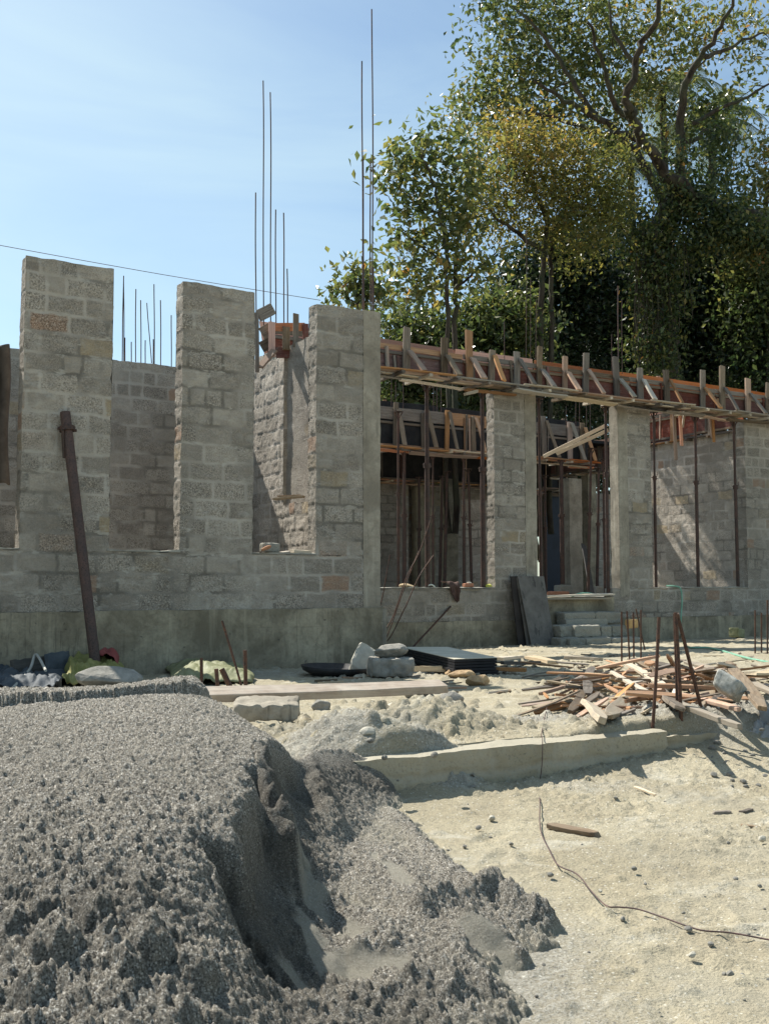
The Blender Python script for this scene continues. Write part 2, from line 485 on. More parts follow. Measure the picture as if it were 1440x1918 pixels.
def ground_detail(r, d):
    n = fbm(r * 1.3, d * 1.3, 4, 3) - 0.5
    lumps, v = worley(r * 9, d * 9, 4)
    peb = np.sqrt(np.clip((0.13 + 0.25 * v) ** 2 - lumps ** 2, 0, None)) * (v > 0.9) / 9
    l2, v2 = worley(r * 28, d * 28, 14)
    patch = sstep(0.45, 0.62, fbm(r * 0.9 + 4, d * 0.9, 3, 22))
    p2 = np.sqrt(np.clip((0.2 + 0.3 * v2) ** 2 - l2 ** 2, 0, None)) * (v2 > 0.5) / 28
    Y = r * RV[1] + d * FV[1]
    rough = 0.45 + 0.9 * sstep(4.3, 4.7, Y)
    return n * 0.03 + (fbm(r * 9, d * 9, 4, 8, .62) - 0.5) * 0.022 * rough + peb * 0.6 * rough + p2 * 0.7 * (0.35 + patch) + (fbm(r * 45, d * 45, 2, 31) - .5) * .006
def ground_at(x, y):
    r, d = to_rd((x, y)); return float(ground_rd(np.array([r]), np.array([d]))[0])
def on_ground(px, py, lift=0.0):
    z = 0.0
    for _ in range(12):
        p = on_z(px, py, z); z = 0.5 * z + 0.5 * (ground_at(p.x, p.y))
    p = on_z(px, py, z); p.z += lift; return p

def axis_vals(segs):
    o = []
    for a, b, s0, s1 in segs:
        x = a
        while x < b - 1e-6:
            o.append(x); t = (x - a) / (b - a); x += s0 + (s1 - s0) * t
    o.append(segs[-1][1]); return np.array(o)

M['dirt'] = None
def make_dirt():
    m = Mat('dirt', 0.97, spec=0.15); p = m.pos()
    g = m.attr('grey')
    n1 = m.noise(p, 1.6, 6, 0.6, 0.3); n2 = m.noise(p, 55, 6, 0.75); n3 = m.voro(p, 90)
    b = m.mix(m.mr(n1, 0.32, 0.66), (0.325, 0.28, 0.192), (0.47, 0.418, 0.30))
    b = m.mix(m.mr(m.noise(p, 4, 6, 0.72), 0.48, 0.66, 0, 0.6), b, (0.33, 0.285, 0.20))
    gr = m.mix(m.mr(n2, 0.35, 0.65), (0.20, 0.187, 0.158), (0.42, 0.398, 0.34))
    gm = m.math('ADD', m.math('ADD', g, .06), m.math('MULTIPLY', m.math('SUBTRACT', n1, 0.5), 0.9))
    gm = m.math('ADD', gm, m.math('MULTIPLY', m.math('SUBTRACT', n2, 0.5), 0.9))
    b = m.mix(m.mr(gm, 0.35, 0.75), b, gr)
    sp = m.voro(p, 70, 'F1', 'Color'); spd = m.voro(p, 70)
    sx = m.n('ShaderNodeSeparateColor'); m.l(sp, sx.inputs[0])
    dot = m.math('MULTIPLY', m.mr(spd, 0.28, 0.22), m.mr(sx.outputs[0], 0.70, 0.74))
    b = m.mix(m.math('MULTIPLY', dot, 0.7), b, (0.14, 0.13, 0.12))
    dot2 = m.math('MULTIPLY', m.mr(spd, 0.33, 0.28), m.mr(sx.outputs[1], 0.78, 0.8))
    b = m.mix(m.math('MULTIPLY', dot2, 0.55), b, (0.75, 0.72, 0.62))
    b = m.mix(m.mr(m.noise(p, 110, 4, .75), .40, .52, .55, 0), b, (.20, .18, .135))
    b = m.mix(m.mr(m.noise(m.pos((1, 1.6, 1)), 2.3, 6, .7, .6), .54, .66, 0, .45), b, (.58, .55, .46))
    b = m.mix(m.mr(m.noise(m.pos((1, 1, 1)), .9, 5, .65, .8), .50, .66, 0, .5), b, (.31, .285, .225))
    m.col(b); m.bump(n2, 0.9, 0.012); m.bump(n3, 0.35, 0.006); m.bump(m.noise(p, 200, 3), 0.5, 0.003)
    return m.m
M['dirt'] = make_dirt()

def build_ground():
    rs = axis_vals([(-400, -12, 60, 4), (-12, -3, 0.4, 0.1), (-3, -0.6, 0.06, 0.03), (-0.6, 2.6, 0.012, 0.014), (2.6, 7, 0.03, 0.06), (7, 14, 0.1, 0.5), (14, 400, 2, 60)])
    ds = axis_vals([(-30, 1.6, 3, 0.2), (1.6, 7.6, 0.011, 0.018), (7.6, 14, 0.02, 0.06), (14, 24, 0.1, 0.5), (24, 900, 2, 120)])
    r, d = np.meshgrid(rs, ds, indexing='ij')
    z = ground_rd(r, d) + ground_detail(r, d) * sstep(40, 20, d) * sstep(20, 10, np.abs(r))
    # scuffs and shoe prints trodden into the packed dirt
    q = random.Random(8)
    for i in range(46):
        fx, fd_, an = q.uniform(0.3, 2.4), q.uniform(2.2, 5.2), q.uniform(0, 3.14)
        a_ = (r - fx) * math.cos(an) + (d - fd_) * math.sin(an); b_ = -(r - fx) * math.sin(an) + (d - fd_) * math.cos(an)
        e_ = (a_ / q.uniform(.10, .16)) ** 2 + (b_ / q.uniform(.04, .07)) ** 2
        z = z - q.uniform(.004, .011) * np.exp(-e_ ** 2) + .005 * np.exp(-((np.sqrt(e_) - 1.25) / .22) ** 2)
    X = r * RV[0] + d * FV[0]; Y = r * RV[1] + d * FV[1]
    # where the grey crusher dust lies
    hr, hd = rd(820, 1830, 1.08)
    grey = 1.0 * np.exp(-(((r - hr) / 0.5) ** 2 + ((d - hd) / 0.8) ** 2))
    for (px, py, h, a, sx_, sy_) in ((600, 1450, .95, 0.7, .5, .6), (1400, 1380, 1.0, 0.9, 0.5, 0.7), (1150, 1480, 1.04, 0.45, 0.45, 0.25), (1240, 1560, 1.05, .3, .4, .4), (1100, 1345, .82, .8, .8, .35), (1330, 1330, .82, .8, .9, .5), (700, 1255, .93, .6, 2.2, 1.0), (840, 1480, 1.03, .7, .2, .15), (200, 1300, .9, .7, 1.5, 1.5)):
        a_, b_ = rd(px, py, h); grey += a * np.exp(-(((r - a_) / sx_) ** 2 + ((d - b_) / sy_) ** 2))
    grey = np.clip(grey, 0, 1)
    gm = sstep(.35, .75, grey) * (d < 9) * (d > 3.9)
    z = z + gm * (crumbs(r, d, .034, 15, .5) * .8 + crumbs(r + 3, d, .02, 16, .7) * .8)
    o = link('ground', np_mesh('ground', np.stack([X, Y, z], -1).reshape(-1, 3), grid_quads(len(rs), len(ds))[:, ::-1], M['dirt'], True, {'grey': grey}))
    tag(o, kind='structure')

# ------------------------------------------------------------------ heap of crusher sand
def crumbs(r, d, cell, seed, dens=1.0):
    x = r / cell; y = d / cell
    f, v = worley(x + 0.35 * vn2(x * 2, y * 2, 3), y, seed)
    rad = (0.28 + 0.42 * v)
    return np.sqrt(np.clip(rad ** 2 - f ** 2, 0, None)) * cell * (v > 1 - dens)
def make_sand():
    m = Mat('crusher_sand', 0.9, spec=0.3); p = m.pos()
    sm = m.attr('smooth')
    n1 = m.noise(p, 150, 5, 0.8); n2 = m.noise(p, 2.0, 5, 0.6); v = m.voro(p, 260, 'F1', 'Color')
    sx = m.n('ShaderNodeSeparateColor'); m.l(v, sx.inputs[0])
    b = m.mix(m.mr(n1, 0.40, 0.62), (0.16, 0.143, 0.115), (0.58, 0.53, 0.445))
    b = m.mix(m.mr(sx.outputs[0], 0.80, 0.92, 0, 0.85), b, (0.85, 0.81, 0.73))
    b = m.mix(m.mr(sx.outputs[1], 0.75, 0.92, 0, 0.8), b, (0.05, 0.046, 0.042))
    b = m.mix(m.mr(n2, 0.40, 0.66, 0, 0.3), b, (0.27, 0.252, 0.21))
    b = m.mix(m.math('MULTIPLY', sm, 0.8), b, (0.43, 0.40, 0.325))
    b = m.mix(m.math('MULTIPLY', m.attr('sand_shade'), .8), b, (.085, .078, .064))  # darkens the sand colour by the painted shade mask
    b = m.mix(m.math('MULTIPLY', m.attr('dust'), m.mr(m.noise(p, 30, 5, .7), .35, .6, .3, 1)), b, (.47, .435, .34))
    m.col(b)
    m.bump(m.noise(p, 75, 6, 0.85), 0.9, 0.011); m.bump(n1, 0.6, 0.004)
    m.ro(m.mr(sx.outputs[2], 0.85, 1.0, 0.92, 0.35))
    return m.m
M['sand'] = make_sand()

UP = [(-150, 1330, .495), (0, 1328, .495), (200, 1320, .49), (370, 1312, .495), (0, 1400, .545), (250, 1395, .54), (460, 1395, .565), (-100, 1550, .62), (120, 1550, .61),
      (250, 1480, .575), (350, 1560, .64), (440, 1500, .60), (60, 1700, .69), (-150, 1700, .70), (250, 1700, .71), (380, 1690, .745), (0, 1918, .80), (250, 1918, .82), (-200, 1918, .80), (440, 1860, .86), (540, 1930, .97),
      (500, 1380, .60), (560, 1418, .73), (600, 1427, .81), (640, 1450, .90), (440, 1345, .55), (420, 1322, .53), (700, 1485, 1.0)]
LO = [(650, 1470, .97), (700, 1500, 1.02), (590, 1470, .93), (570, 1500, .93), (530, 1530, .95), (620, 1560, .99), (500, 1600, .93), (560, 1620, .99), (420, 1640, .84), (440, 1700, .92), (480, 1690, .96), (480, 1790, .985), (520, 1750, 1.02), (560, 1850, 1.05),
      (620, 1750, 1.02), (620, 1940, 1.07), (700, 1600, .985), (760, 1545, 1.02), (780, 1640, .985), (700, 1700, 1.02), (720, 1850, 1.03), (860, 1640, 1.035), (860, 1750, 1.01), (900, 1850, 1.045), (1000, 1760, 1.055), (1060, 1745, 1.08), (960, 1960, 1.085),
      (800, 1960, 1.07), (1060, 1860, 1.16), (500, 2040, 1.08), (720, 1510, 1.07), (680, 1620, .99), (600, 1640, 1.01)]
CLIFF = [(690, 1480, .98), (640, 1452, .90), (592, 1430, .81), (545, 1405, .69), (515, 1390, .62), (482, 1402, .585), (468, 1440, .59), (455, 1500, .60), (448, 1545, .62), (400, 1548, .63), (368, 1556, .64), (385, 1610, .69), (405, 1690, .75), (440, 1770, .81), (500, 1850, .90), (580, 1930, 1.0), (640, 1990, 1.08)]
def heap_height(r, d, detail=True):
    up = rbf([rd(a, b, h) + (CH - h,) for a, b, h in UP]); lo = rbf([rd(a, b, h) + (CH - h,) for a, b, h in LO])
    line = [rd(a, b, h) for a, b, h in CLIFF]
    wob = 0.05 * (vn2(r * 9, d * 9, 40) - 0.5) + 0.02 * (vn2(r * 30, d * 30, 41) - 0.5)
    dist, sg, par = poly_dist(r + wob, d + wob, line)
    isin = inside(r + wob, d + wob, line + [(line[-1][0] + .1, -5), (-9, -5), (-9, 20), (line[0][0], 20)])
    sd = np.where(isin, dist, -dist)
    w_ = np.interp(par, [0, 0.15, 0.3, 0.6, 0.75, 1.0], [0.14, 0.09, 0.05, 0.04, 0.12, 0.40])
    t = sstep(-w_, w_ * 0.25, sd)
    zu = np.minimum(up(r, d), CH - 0.47); zl = lo(r, d)
    # slope of slid sand at the foot of the cut
    slump = np.interp(par, [0, .6, .85, 1], [1, 1, .4, 0]) * np.clip(0.19 + 0.62 * sd + 0.05 * (vn2(r * 5, d * 5, 44) - .5), 0, 1)
    zl = zl + slump * (sd < 0)
    z = np.where(t > 0, zl * (1 - t) + np.maximum(zu, zl) * t, zl)
    # back crest and the step below it
    cr = [rd(a, b, h) for a, b, h in ((-250, 1322, .475), (0, 1314, .475), (150, 1307, .475), (300, 1297, .475), (385, 1297, .50))]
    cd, cs, cp = poly_dist(r, d + 0.05 * (vn2(r * 6, d * 0, 71) - .5), cr)
    back = d > np.interp(r, [c[0] for c in cr], [c[1] for c in cr]) + 0.04 * (vn2(r * 6, d * 0, 71) - .5)
    inr = sstep(cr[-1][0] + 0.08, cr[-1][0] - 0.1, r)
    z = np.where(back, z * (1 - inr) + inr * (CH - 0.462 + 0.012 - np.clip(cd - 0.18, 0, None) * 0.65), z)
    ledge = np.exp(-(cd / 0.035) ** 2) * (~back) * inr * 0.02
    z = z - ledge
    # right flank falls away behind the crest
    fl = [rd(a, b, h) for a, b, h in ((372, 1290, .47), (423, 1316, .51), (477, 1353, .57), (520, 1386, .62), (560, 1415, .72), (600, 1423, .80), (640, 1447, .90), (690, 1474, .98), (740, 1515, 1.06))]
    fd, fs, _ = poly_dist(r, d, fl)
    on = inside(r, d, fl + [(9, 3.6), (9, -9), (-9, -9), (-9, 30), (fl[0][0] - .0, 30)])
    fd = np.minimum(fd, 1.0)
    z = z - np.where(~on, fd * 0.75, 0)
    # rib of standing sand between the two hollows
    for pts, hh, ww in ((((470, 1440, .66), (500, 1500, .72), (540, 1580, .80), (570, 1640, .90)), 0.17, 0.075),
                        (((570, 1450, .84), (600, 1500, .90), (640, 1570, .97)), 0.05, 0.05),
                        (((725, 1510, 1.01), (800, 1590, 1.01), (860, 1650, 1.02), (930, 1700, 1.03), (1000, 1735, 1.05)), 0.035, 0.05),
                        (((850, 1735, 1.05), (930, 1700, 1.05), (1000, 1735, 1.06), (1050, 1760, 1.08)), 0.055, 0.05),
                        (((860, 1775, 1.07), (930, 1780, 1.05), (1010, 1830, 1.09)), 0.06, 0.055),
                        (((845, 1810, 1.08), (870, 1880, 1.10), (950, 1930, 1.12)), 0.05, 0.045),
                        (((770, 1745, 1.04), (840, 1725, 1.05)), 0.06, 0.05),
                        (((1000, 1800, 1.10), (1050, 1795, 1.10)), 0.045, 0.04),
                        (((640, 1830, 1.06), (690, 1790, 1.04), (760, 1800, 1.05)), 0.04, 0.06),
                        (((760, 1905, 1.08), (820, 1880, 1.08), (870, 1930, 1.1)), 0.04, 0.05),
                        (((600, 1680, .99), (680, 1740, 1.02), (740, 1780, 1.04)), 0.035, 0.05)):
        q = [rd(*c) for c in pts]; dd, ss, pp = poly_dist(r, d, q)
        prof = np.exp(-(dd / ww) ** 2) * (0.8 + 0.5 * vn2(r * 25, d * 25, 77))
        taper = np.clip(np.minimum(pp, 1 - pp) * 5 + 0.35, 0, 1)
        z = z + hh * prof * taper * (1 - 0.9 * t)
    return z, sd, t
SMOOTH = [((385, 1600, .74), (410, 1690, .85), (450, 1770, .94), (510, 1850, 1.02), (600, 1930, 1.09)), ((490, 1570, .86), (515, 1660, .95), (560, 1760, 1.02), (620, 1870, 1.07)), ((555, 1650, .95), (600, 1730, 1.02), (680, 1790, 1.05)),
          ((700, 1610, 1.0), (770, 1680, 1.04)), ((880, 1820, 1.1), (950, 1860, 1.11)), ((650, 1850, 1.08), (740, 1860, 1.09))]
def build_heap():
    s = 0.0052
    rs = np.arange(-2.3, 1.15, s); ds = np.arange(1.55, 6.4, s * 1.15)
    r, d = np.meshgrid(rs, ds, indexing='ij')
    z, sd, t = heap_height(r, d)
    sm = np.zeros_like(r)
    for line, ww in zip(SMOOTH, (0.045, 0.04, 0.05, 0.04, 0.09, 0.08)):
        q = [rd(*c) for c in line]; dd, _, pp = poly_dist(r + 0.05 * (vn2(r * 12, d * 12, 5) - .5), d, q)
        sm = np.maximum(sm, sstep(ww, ww * 0.55, dd) * (vn2(r * 14, d * 14, 6) > 0.22))
    sm = sm * sstep(-0.10, -0.16, sd)
    face = np.exp(-((sd + 0.05) / 0.06) ** 2) * (d > 2.6)
    rough = (1 - 0.93 * sm) * (1 - 0.75 * face)
    near = sstep(3.2, 2.2, d)
    big = fbm(r * 2.2, d * 2.2, 3, 51) - 0.5
    lumps = fbm(r * 14, d * 14, 3, 60) - 0.5
    amp = 0.35 + 0.65 * sstep(4.4, 2.2, d)
    amp = 0.35 + 0.65 * sstep(4.4, 2.2, d)
    det = big * (0.03 + 0.05 * near) + lumps * (0.010 + 0.030 * near) * rough
    det += (fbm(r * 26, d * 26, 4, 61, .7) - .5) * .034 * amp * rough
    det += crumbs(r + 3, d, 0.045, 90, 0.15) * 0.5 * rough * near
    det += crumbs(r + 5, d, 0.0125, 95, .7) * 1.35 * rough
    det += crumbs(r + 9, d, 0.02, 97, .3) * 0.8 * rough * amp
    # a few clods lying on the near slope
    for px, py, h, a in ((285, 1800, .78, .045), (370, 1810, .79, .04), (105, 1800, .76, .05), (265, 1680, .70, .025), (80, 1720, .71, .03), (180, 1755, .75, .03), (20, 1760, .74, .03), (240, 1850, .80, .03), (60, 1900, .81, .035)):
        a_, b_ = rd(px, py, h); q = np.hypot((r - a_), (d - b_) * 0.9) / (a * 1.1)
        det += a * 0.95 * np.sqrt(np.clip(1 - q ** 2 + 0.4 * (vn2(r * 40, d * 40, 3) - .5), 0, None))
    sand_shade = np.clip(sstep(-.34, -.12, sd) * (1 - t) + 0.0, 0, 1) * sstep(2.0, 2.5, d) * (vn2(r * 9, d * 9, 88) * .5 + .6) * (1 - sm)  # shade of the dug hollow, painted dark along the cut face
    sand_shade = np.clip(sand_shade + .45 * sstep(.55, .75, fbm(r * 3, d * 3, 3, 89)) * near, 0, 1)  # plus random darker patches on the near slope
    z = z + det
    g = ground_rd(r, d)
    keep = (z > g - 0.03)
    dust = sstep(0.055, 0.0, z - g) * sstep(-1.6, -.2, r)
    z = np.maximum(z, g - 0.06)
    Q = grid_quads(len(rs), len(ds))[:, ::-1]
    kf = keep.ravel()[Q].any(1)
    Q = Q[kf]; used = np.unique(Q); remap = np.full(r.size, -1); remap[used] = np.arange(len(used)); Q = remap[Q]
    X = r * RV[0] + d * FV[0]; Y = r * RV[1] + d * FV[1]
    V = np.stack([X, Y, z], -1).reshape(-1, 3)[used]
    o = link('sand_heap', np_mesh('sand_heap', V, Q, M['sand'], True, {'smooth': sm.ravel()[used], 'dust': dust.ravel()[used], 'sand_shade': sand_shade.ravel()[used]}))
    tag(o, 'big heap of dark grey crusher sand with a dug out hollow on its right side', 'sand heap')

def build_mound():
    """pale soil and rubble mound behind the kerb"""
    c = rd(725, 1345, 0.78)
    s = 0.013
    rs = np.arange(c[0] - 1.15, c[0] + 1.2, s); ds = np.arange(c[1] - 0.9, c[1] + 1.2, s)
    r, d = np.meshgrid(rs, ds, indexing='ij')
    a = (r - c[0]); b = (d - c[1])
    z = 0.15 * np.exp(-((a + 0.02) / 0.45) ** 2 - ((b - 0.1) / 0.32) ** 2) + 0.13 * np.exp(-((a - 0.42) / 0.3) ** 2 - ((b - 0.02) / 0.25) ** 2) + 0.10 * np.exp(-((a + 0.65) / 0.28) ** 2 - ((b + 0.18) / 0.22) ** 2)
    z = z * (0.75 + 0.5 * fbm(r * 4, d * 4, 3, 9)) - 0.035
    z += crumbs(r, d, 0.06, 12, 0.12) * 0.7 + crumbs(r, d, 0.034, 13, 0.6) * 0.8 + crumbs(r + 2, d, 0.022, 23, 0.8) * .8 + (fbm(r * 7, d * 7, 5, 4, .7) - .5) * 0.06
    g = ground_rd(r, d)
    k = z > -0.01
    z = g + np.maximum(z, -0.05)
    Q = grid_quads(len(rs), len(ds))[:, ::-1]; Q = Q[k.ravel()[Q].any(1)]
    used = np.unique(Q); remap = np.full(r.size, -1); remap[used] = np.arange(len(used)); Q = remap[Q]
    X = r * RV[0] + d * FV[0]; Y = r * RV[1] + d * FV[1]
    V = np.stack([X, Y, z], -1).reshape(-1, 3)[used]
    gm = np.clip(0.28 + 0.9 * (fbm(r * 2, d * 2, 3, 19) - 0.4), 0, 1)
    o = link('soil_mound', np_mesh('soil_mound', V, Q, M['dirt'], True, {'grey': gm.ravel()[used]}))
    tag(o, 'low mound of pale soil and rubble between the long plank and the kerb', 'soil mound')

build_ground()
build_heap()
build_mound()
# ------------------------------------------------------------------ the unfinished house
ROWH, BLK = 0.215, 0.415
def masonry(name, x0, x1, y0, y1, z0, z1, mat, parent, fine=('-y', '-x', '+z'), res=0.016, relief=0.0042, course=True, wob=0.006, seed=0):
    """a wall box whose shown faces carry block courses in relief"""
    VV = []; QQ = []; MO = []; BL = []; off = 0
    for face in ('-y', '+y', '-x', '+x', '+z'):
        s = res if face in fine else 0.5
        ax = {'y': (0, 2), 'x': (1, 2), 'z': (0, 1)}[face[1]]
        lo = (x0, y0, z0); hi = (x1, y1, z1)
        n = [max(2, int(round((hi[a] - lo[a]) / s)) + 1) for a in ax]
        a, b = np.meshgrid(np.linspace(lo[ax[0]], hi[ax[0]], n[0]), np.linspace(lo[ax[1]], hi[ax[1]], n[1]), indexing='ij')
        P = [None] * 3; P[ax[0]] = a; P[ax[1]] = b
        k = {'x': 0, 'y': 1, 'z': 2}[face[1]]; P[k] = np.full_like(a, lo[k] if face[0] == '-' else hi[k])
        x, y, z = P
        mo = np.zeros_like(a); bl = np.full_like(a, 0.5)
        if course:
            zz = z + 0.022 * (vn3(x * 3, y * 3, z * 3, 5 + seed) - 0.5) + 0.010 * (vn3(x * 14, y * 14, z * 14, 6) - 0.5)
            row = np.floor(zz / ROWH); fz = zz - row * ROWH
            bed = 1 - sstep(0.010, 0.026, np.minimum(fz, ROWH - fz))
            if face[1] != 'z':
                u = (x if face[1] == 'y' else y + 0.13)
                L = BLK if face in ('-y', '+y') or (y1 - y0) > 0.6 else 5.0
                u = u + (row % 2) * BLK * 0.5 + 0.14 * (hsh(row, row * 0, 3 + seed) - .5) + 0.02 * (vn3(x * 12, y * 12, z * 12, 8) - 0.5)
                c = np.floor(u / L); fu = u - c * L
                # some blocks are cut to half length
                half = hsh(row, c, 21 + seed) < 0.16
                dj = np.minimum(fu, L - fu); dj = np.where(half, np.minimum(dj, np.abs(fu - L / 2)), dj)
                per = 1 - sstep(0.010, 0.026, dj)
                mo = np.maximum(bed, per)
                bl = np.where(half & (fu > L / 2), hsh(row, c, 55 + seed), hsh(row, c, 33 + seed))
            else:
                mo = np.ones_like(a) * 0.8
            sx_ = (np.abs(x - x1) < 1e-4) * 1.0 - (np.abs(x - x0) < 1e-4) * 1.0
            sy_ = (np.abs(y - y1) < 1e-4) * 1.0 - (np.abs(y - y0) < 1e-4) * 1.0
            x = x - sx_ * bed * relief * 1.3; y = y - sy_ * bed * relief * 1.3
            edge = np.minimum(np.minimum(a - a.min(), a.max() - a), 0.03) / 0.03
            if face[1] != 'z':
                ad = np.clip(mo - bed, 0, 1) * relief * edge
                if face[1] == 'y': y = y - sy_ * ad
                else: x = x - sx_ * ad
        w1 = wob; q = 16.0
        dx = (vn3(P[0] * q, P[1] * q, P[2] * q, 101) - .5) * w1 * 2 + (vn3(P[0] * 4, P[1] * 4, P[2] * 4, 111) - .5) * w1 * 2
        dy = (vn3(P[0] * q, P[1] * q, P[2] * q, 102) - .5) * w1 * 2 + (vn3(P[0] * 2, P[1] * 2, P[2] * 2, 112) - .5) * w1
        dz = (vn3(P[0] * q, P[1] * q, P[2] * q, 103) - .5) * w1 * 2 + (vn3(P[0] * 5, P[1] * 5, P[2] * 5, 113) - .5) * w1 * 4
        if 'finegrit' and face in fine and course:
            dx = dx + (vn3(P[0] * 55, P[1] * 55, P[2] * 55, 201) - .5) * 0.007
            dy = dy + (vn3(P[0] * 55, P[1] * 55, P[2] * 55, 202) - .5) * 0.007
        x = x + dx; y = y + dy; z = z + dz * (z > z0 + 0.01)
        VV.append(np.stack([x, y, z], -1).reshape(-1, 3)); Qd = grid_quads(n[0], n[1], off)
        if face in ('+y', '-x'): Qd = Qd[:, ::-1]
        if face in ('-y', '+x'): pass
        if face == '+z': pass
        # quads run a then b: normal is (db x da); fix so it points outwards
        QQ.append({'-y': Qd[:, ::-1], '+y': Qd[:, ::-1], '-x': Qd[:, ::-1], '+x': Qd[:, ::-1], '+z': Qd[:, ::-1]}[face])
        off += len(VV[-1]); MO.append(mo.ravel()); BL.append(bl.ravel())
    me = np_mesh(name, np.concatenate(VV), np.concatenate(QQ), mat, True, {'mort': np.concatenate(MO), 'blk': np.concatenate(BL)})
    return put(link(name, me), parent)
def cast(name, x0, x1, y0, y1, z0, z1, mat, parent, res=0.05, wob=0.004):
    return masonry(name, x0, x1, y0, y1, z0, z1, mat, parent, ('-y', '-x', '+z', '+x'), res, 0, False, wob)

YA, TW = 11.30, 0.22
YB = 14.80
ZS, ZT, ZP = 1.318, 4.44, 0.67
FL = 0.74
house = thing('unfinished_house', 'unfinished house shell of grey concrete blocks with tall window openings', 'building', (2.0, YA, 0))
bp, cp, pp_ = M['block'], M['column'], M['plinth']
def bar(px0, py0, px1, py1, Y, rad=0.008, parent=None, Y1=None, name='rebar', mat=None, **k):
    b = MB(); a = on_y(px0, py0, Y); c = on_y(px1, py1, Y1 if Y1 is not None else Y)
    pts = []
    L = (c - a).length
    for i in range(9):
        t = i / 8; p = a.lerp(c, t); s = 0.004 * L * math.sin(t * 5 + px0) * t
        pts.append(p + Vector((s, 0, 0)))
    b.tube(pts, rad, 6); o = b.build(name, mat or M['rebar'], parent)
    if k: tag(o, **k)
    return o

# -- front left wall, standing on its plinth
xA0 = XY(-330, YA); x0, x1 = XY(35, YA), XY(203, YA); x2, x3 = XY(336, YA), XY(473, YA); x4, x5, x6 = XY(591, YA), XY(680, YA), XY(712, YA)
lowA = masonry('low_wall', xA0, x5, YA, YA + TW, ZP, ZS, bp, house, res=0.014)
cast('plinth', xA0, XY(718, YA), YA - 0.03, YA + TW, -0.3, ZP, pp_, house, 0.03, 0.006)
def pier(a, b, zt, Y=YA, th=TW, z0=ZS, mat=bp, res=0.014, **k):
    return masonry('pier', a, b, Y + 0.002, Y + th - 0.002, z0, zt, mat, house, res=res, **k)
tag(pier(x0, x1, 4.46), 'tallest looking pier at the left with a smooth top course')
tag(pier(x2, x3, 4.45), 'middle pier with two reddish blocks')
pier(x4, x5, 4.43)
pier(XY(-330, YA), XY(-95, YA), 4.4, res=0.05)
colA = cast('column', x5, x6, YA - 0.004, YA + TW, ZP, 4.44, cp, house, 0.03)
# bars cast into the corner column
for px0, py0, px1, py1, yy in ((679, 590, 679, 114, .06), (682, 590, 679, 297, .17), (694, 590, 693, 300, .17), (697, 590, 698, 17, .06), (700, 590, 699, 500, .1)):
    bar(px0, py0, px1, py1, YA + yy, 0.009, colA)
# -- inner wall seen through the openings
YC = 15.8
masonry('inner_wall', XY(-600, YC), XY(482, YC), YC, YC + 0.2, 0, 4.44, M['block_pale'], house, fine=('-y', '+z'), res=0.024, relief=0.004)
for px, top, bot in ((228, 516, 668), (232, 524, 668), (234, 632, 670), (246, 640, 670), (254, 541, 670), (264, 562, 674), (272, 637, 675), (289, 532, 678), (287, 635, 678), (301, 562, 680), (321, 590, 684)):
    bar(px + (1 if px == 228 else 0), bot + 8, px + (3 if px == 228 else 0), top, YC + 0.1, 0.008, house)
bar(284, 680, 275, 567, YC + 0.1, 0.007, house)
# -- cross wall running back, with its half-height stretch in front
XC = on_y(530, 900, 13.6).x
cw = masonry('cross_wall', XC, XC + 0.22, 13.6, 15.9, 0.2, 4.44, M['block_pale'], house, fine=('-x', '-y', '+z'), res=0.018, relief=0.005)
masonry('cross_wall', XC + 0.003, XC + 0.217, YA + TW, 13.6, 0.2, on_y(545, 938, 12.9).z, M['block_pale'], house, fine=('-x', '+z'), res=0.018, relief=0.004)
cast('column', XY(476, 15.4), XY(476, 15.4) + 0.25, 15.2, 15.45, 0.2, 4.42, cp, house)
masonry('inner_wall', XC + 0.22, XC + 1.6, 15.0, 15.2, 0.2, 4.3, M['block'], house, fine=('-y',), res=0.03)
# return wall behind the corner column
masonry('return_wall', x6 - TW, x6 - 0.003, YA + TW, YB, -0.2, 4.43, bp, house, fine=('-x',), res=0.1)
masonry('side_wall', xA0 - 0.2, xA0, YA, YC, -0.2, 4.43, bp, house, fine=(), res=0.1)

# -- recessed front with its two openings and the entry
ZW = 0.90
c2a, c2b, c2c = XY(927, YB), XY(985, YB), XY(1006, YB)
c3a, c3b, c3c = XY(1160, YB), XY(1178, YB), XY(1222, YB)
c4a = XY(1400, YB); xr = XY(1620, YB)
TB = 0.23
ent0, ent1 = XY(1018, YB), XY(1145, YB)
masonry('low_wall', x6, ent0, YB, YB + TB, 0.34, ZW, bp, house, res=0.02, seed=4)
masonry('low_wall', ent1 + 0.02, xr, YB, YB + TB, 0.34, ZW, bp, house, res=0.02, seed=4)
cast('plinth', x6 - 0.1, xr, YB - 0.03, YB + TB, -0.4, 0.34, pp_, house, 0.04, 0.006)
cast('entry_landing', ent0, ent1, YB - 0.05, YB + 0.5, -0.3, FL, M['plinth'], house, 0.04)
pier(c2a, c2b, 4.44, YB, TB, ZW, res=0.018, seed=7)
cast('column', c2b, c2c, YB - 0.004, YB + TB, FL, 4.45, cp, house)
cast('column', c3a, c3b, YB - 0.004, YB + TB, FL, 4.45, M['column'], house)
pier(c3b, c3c, 4.44, YB, TB, ZW, res=0.018, seed=9)
pier(c4a, xr, 4.44, YB, TB, ZW, res=0.018, seed=11)
# -- right hand room: the wall that runs back from the last pier
XR = XY(1398, YB + TB)
YRE = on_x(1186, 1000, XR).y
masonry('room_wall', XR + 0.01, XR + 0.22, YB + TB, YRE, 0.5, 4.28, M['block_pale'], house, fine=('-x',), res=0.024, relief=0.004, seed=3)
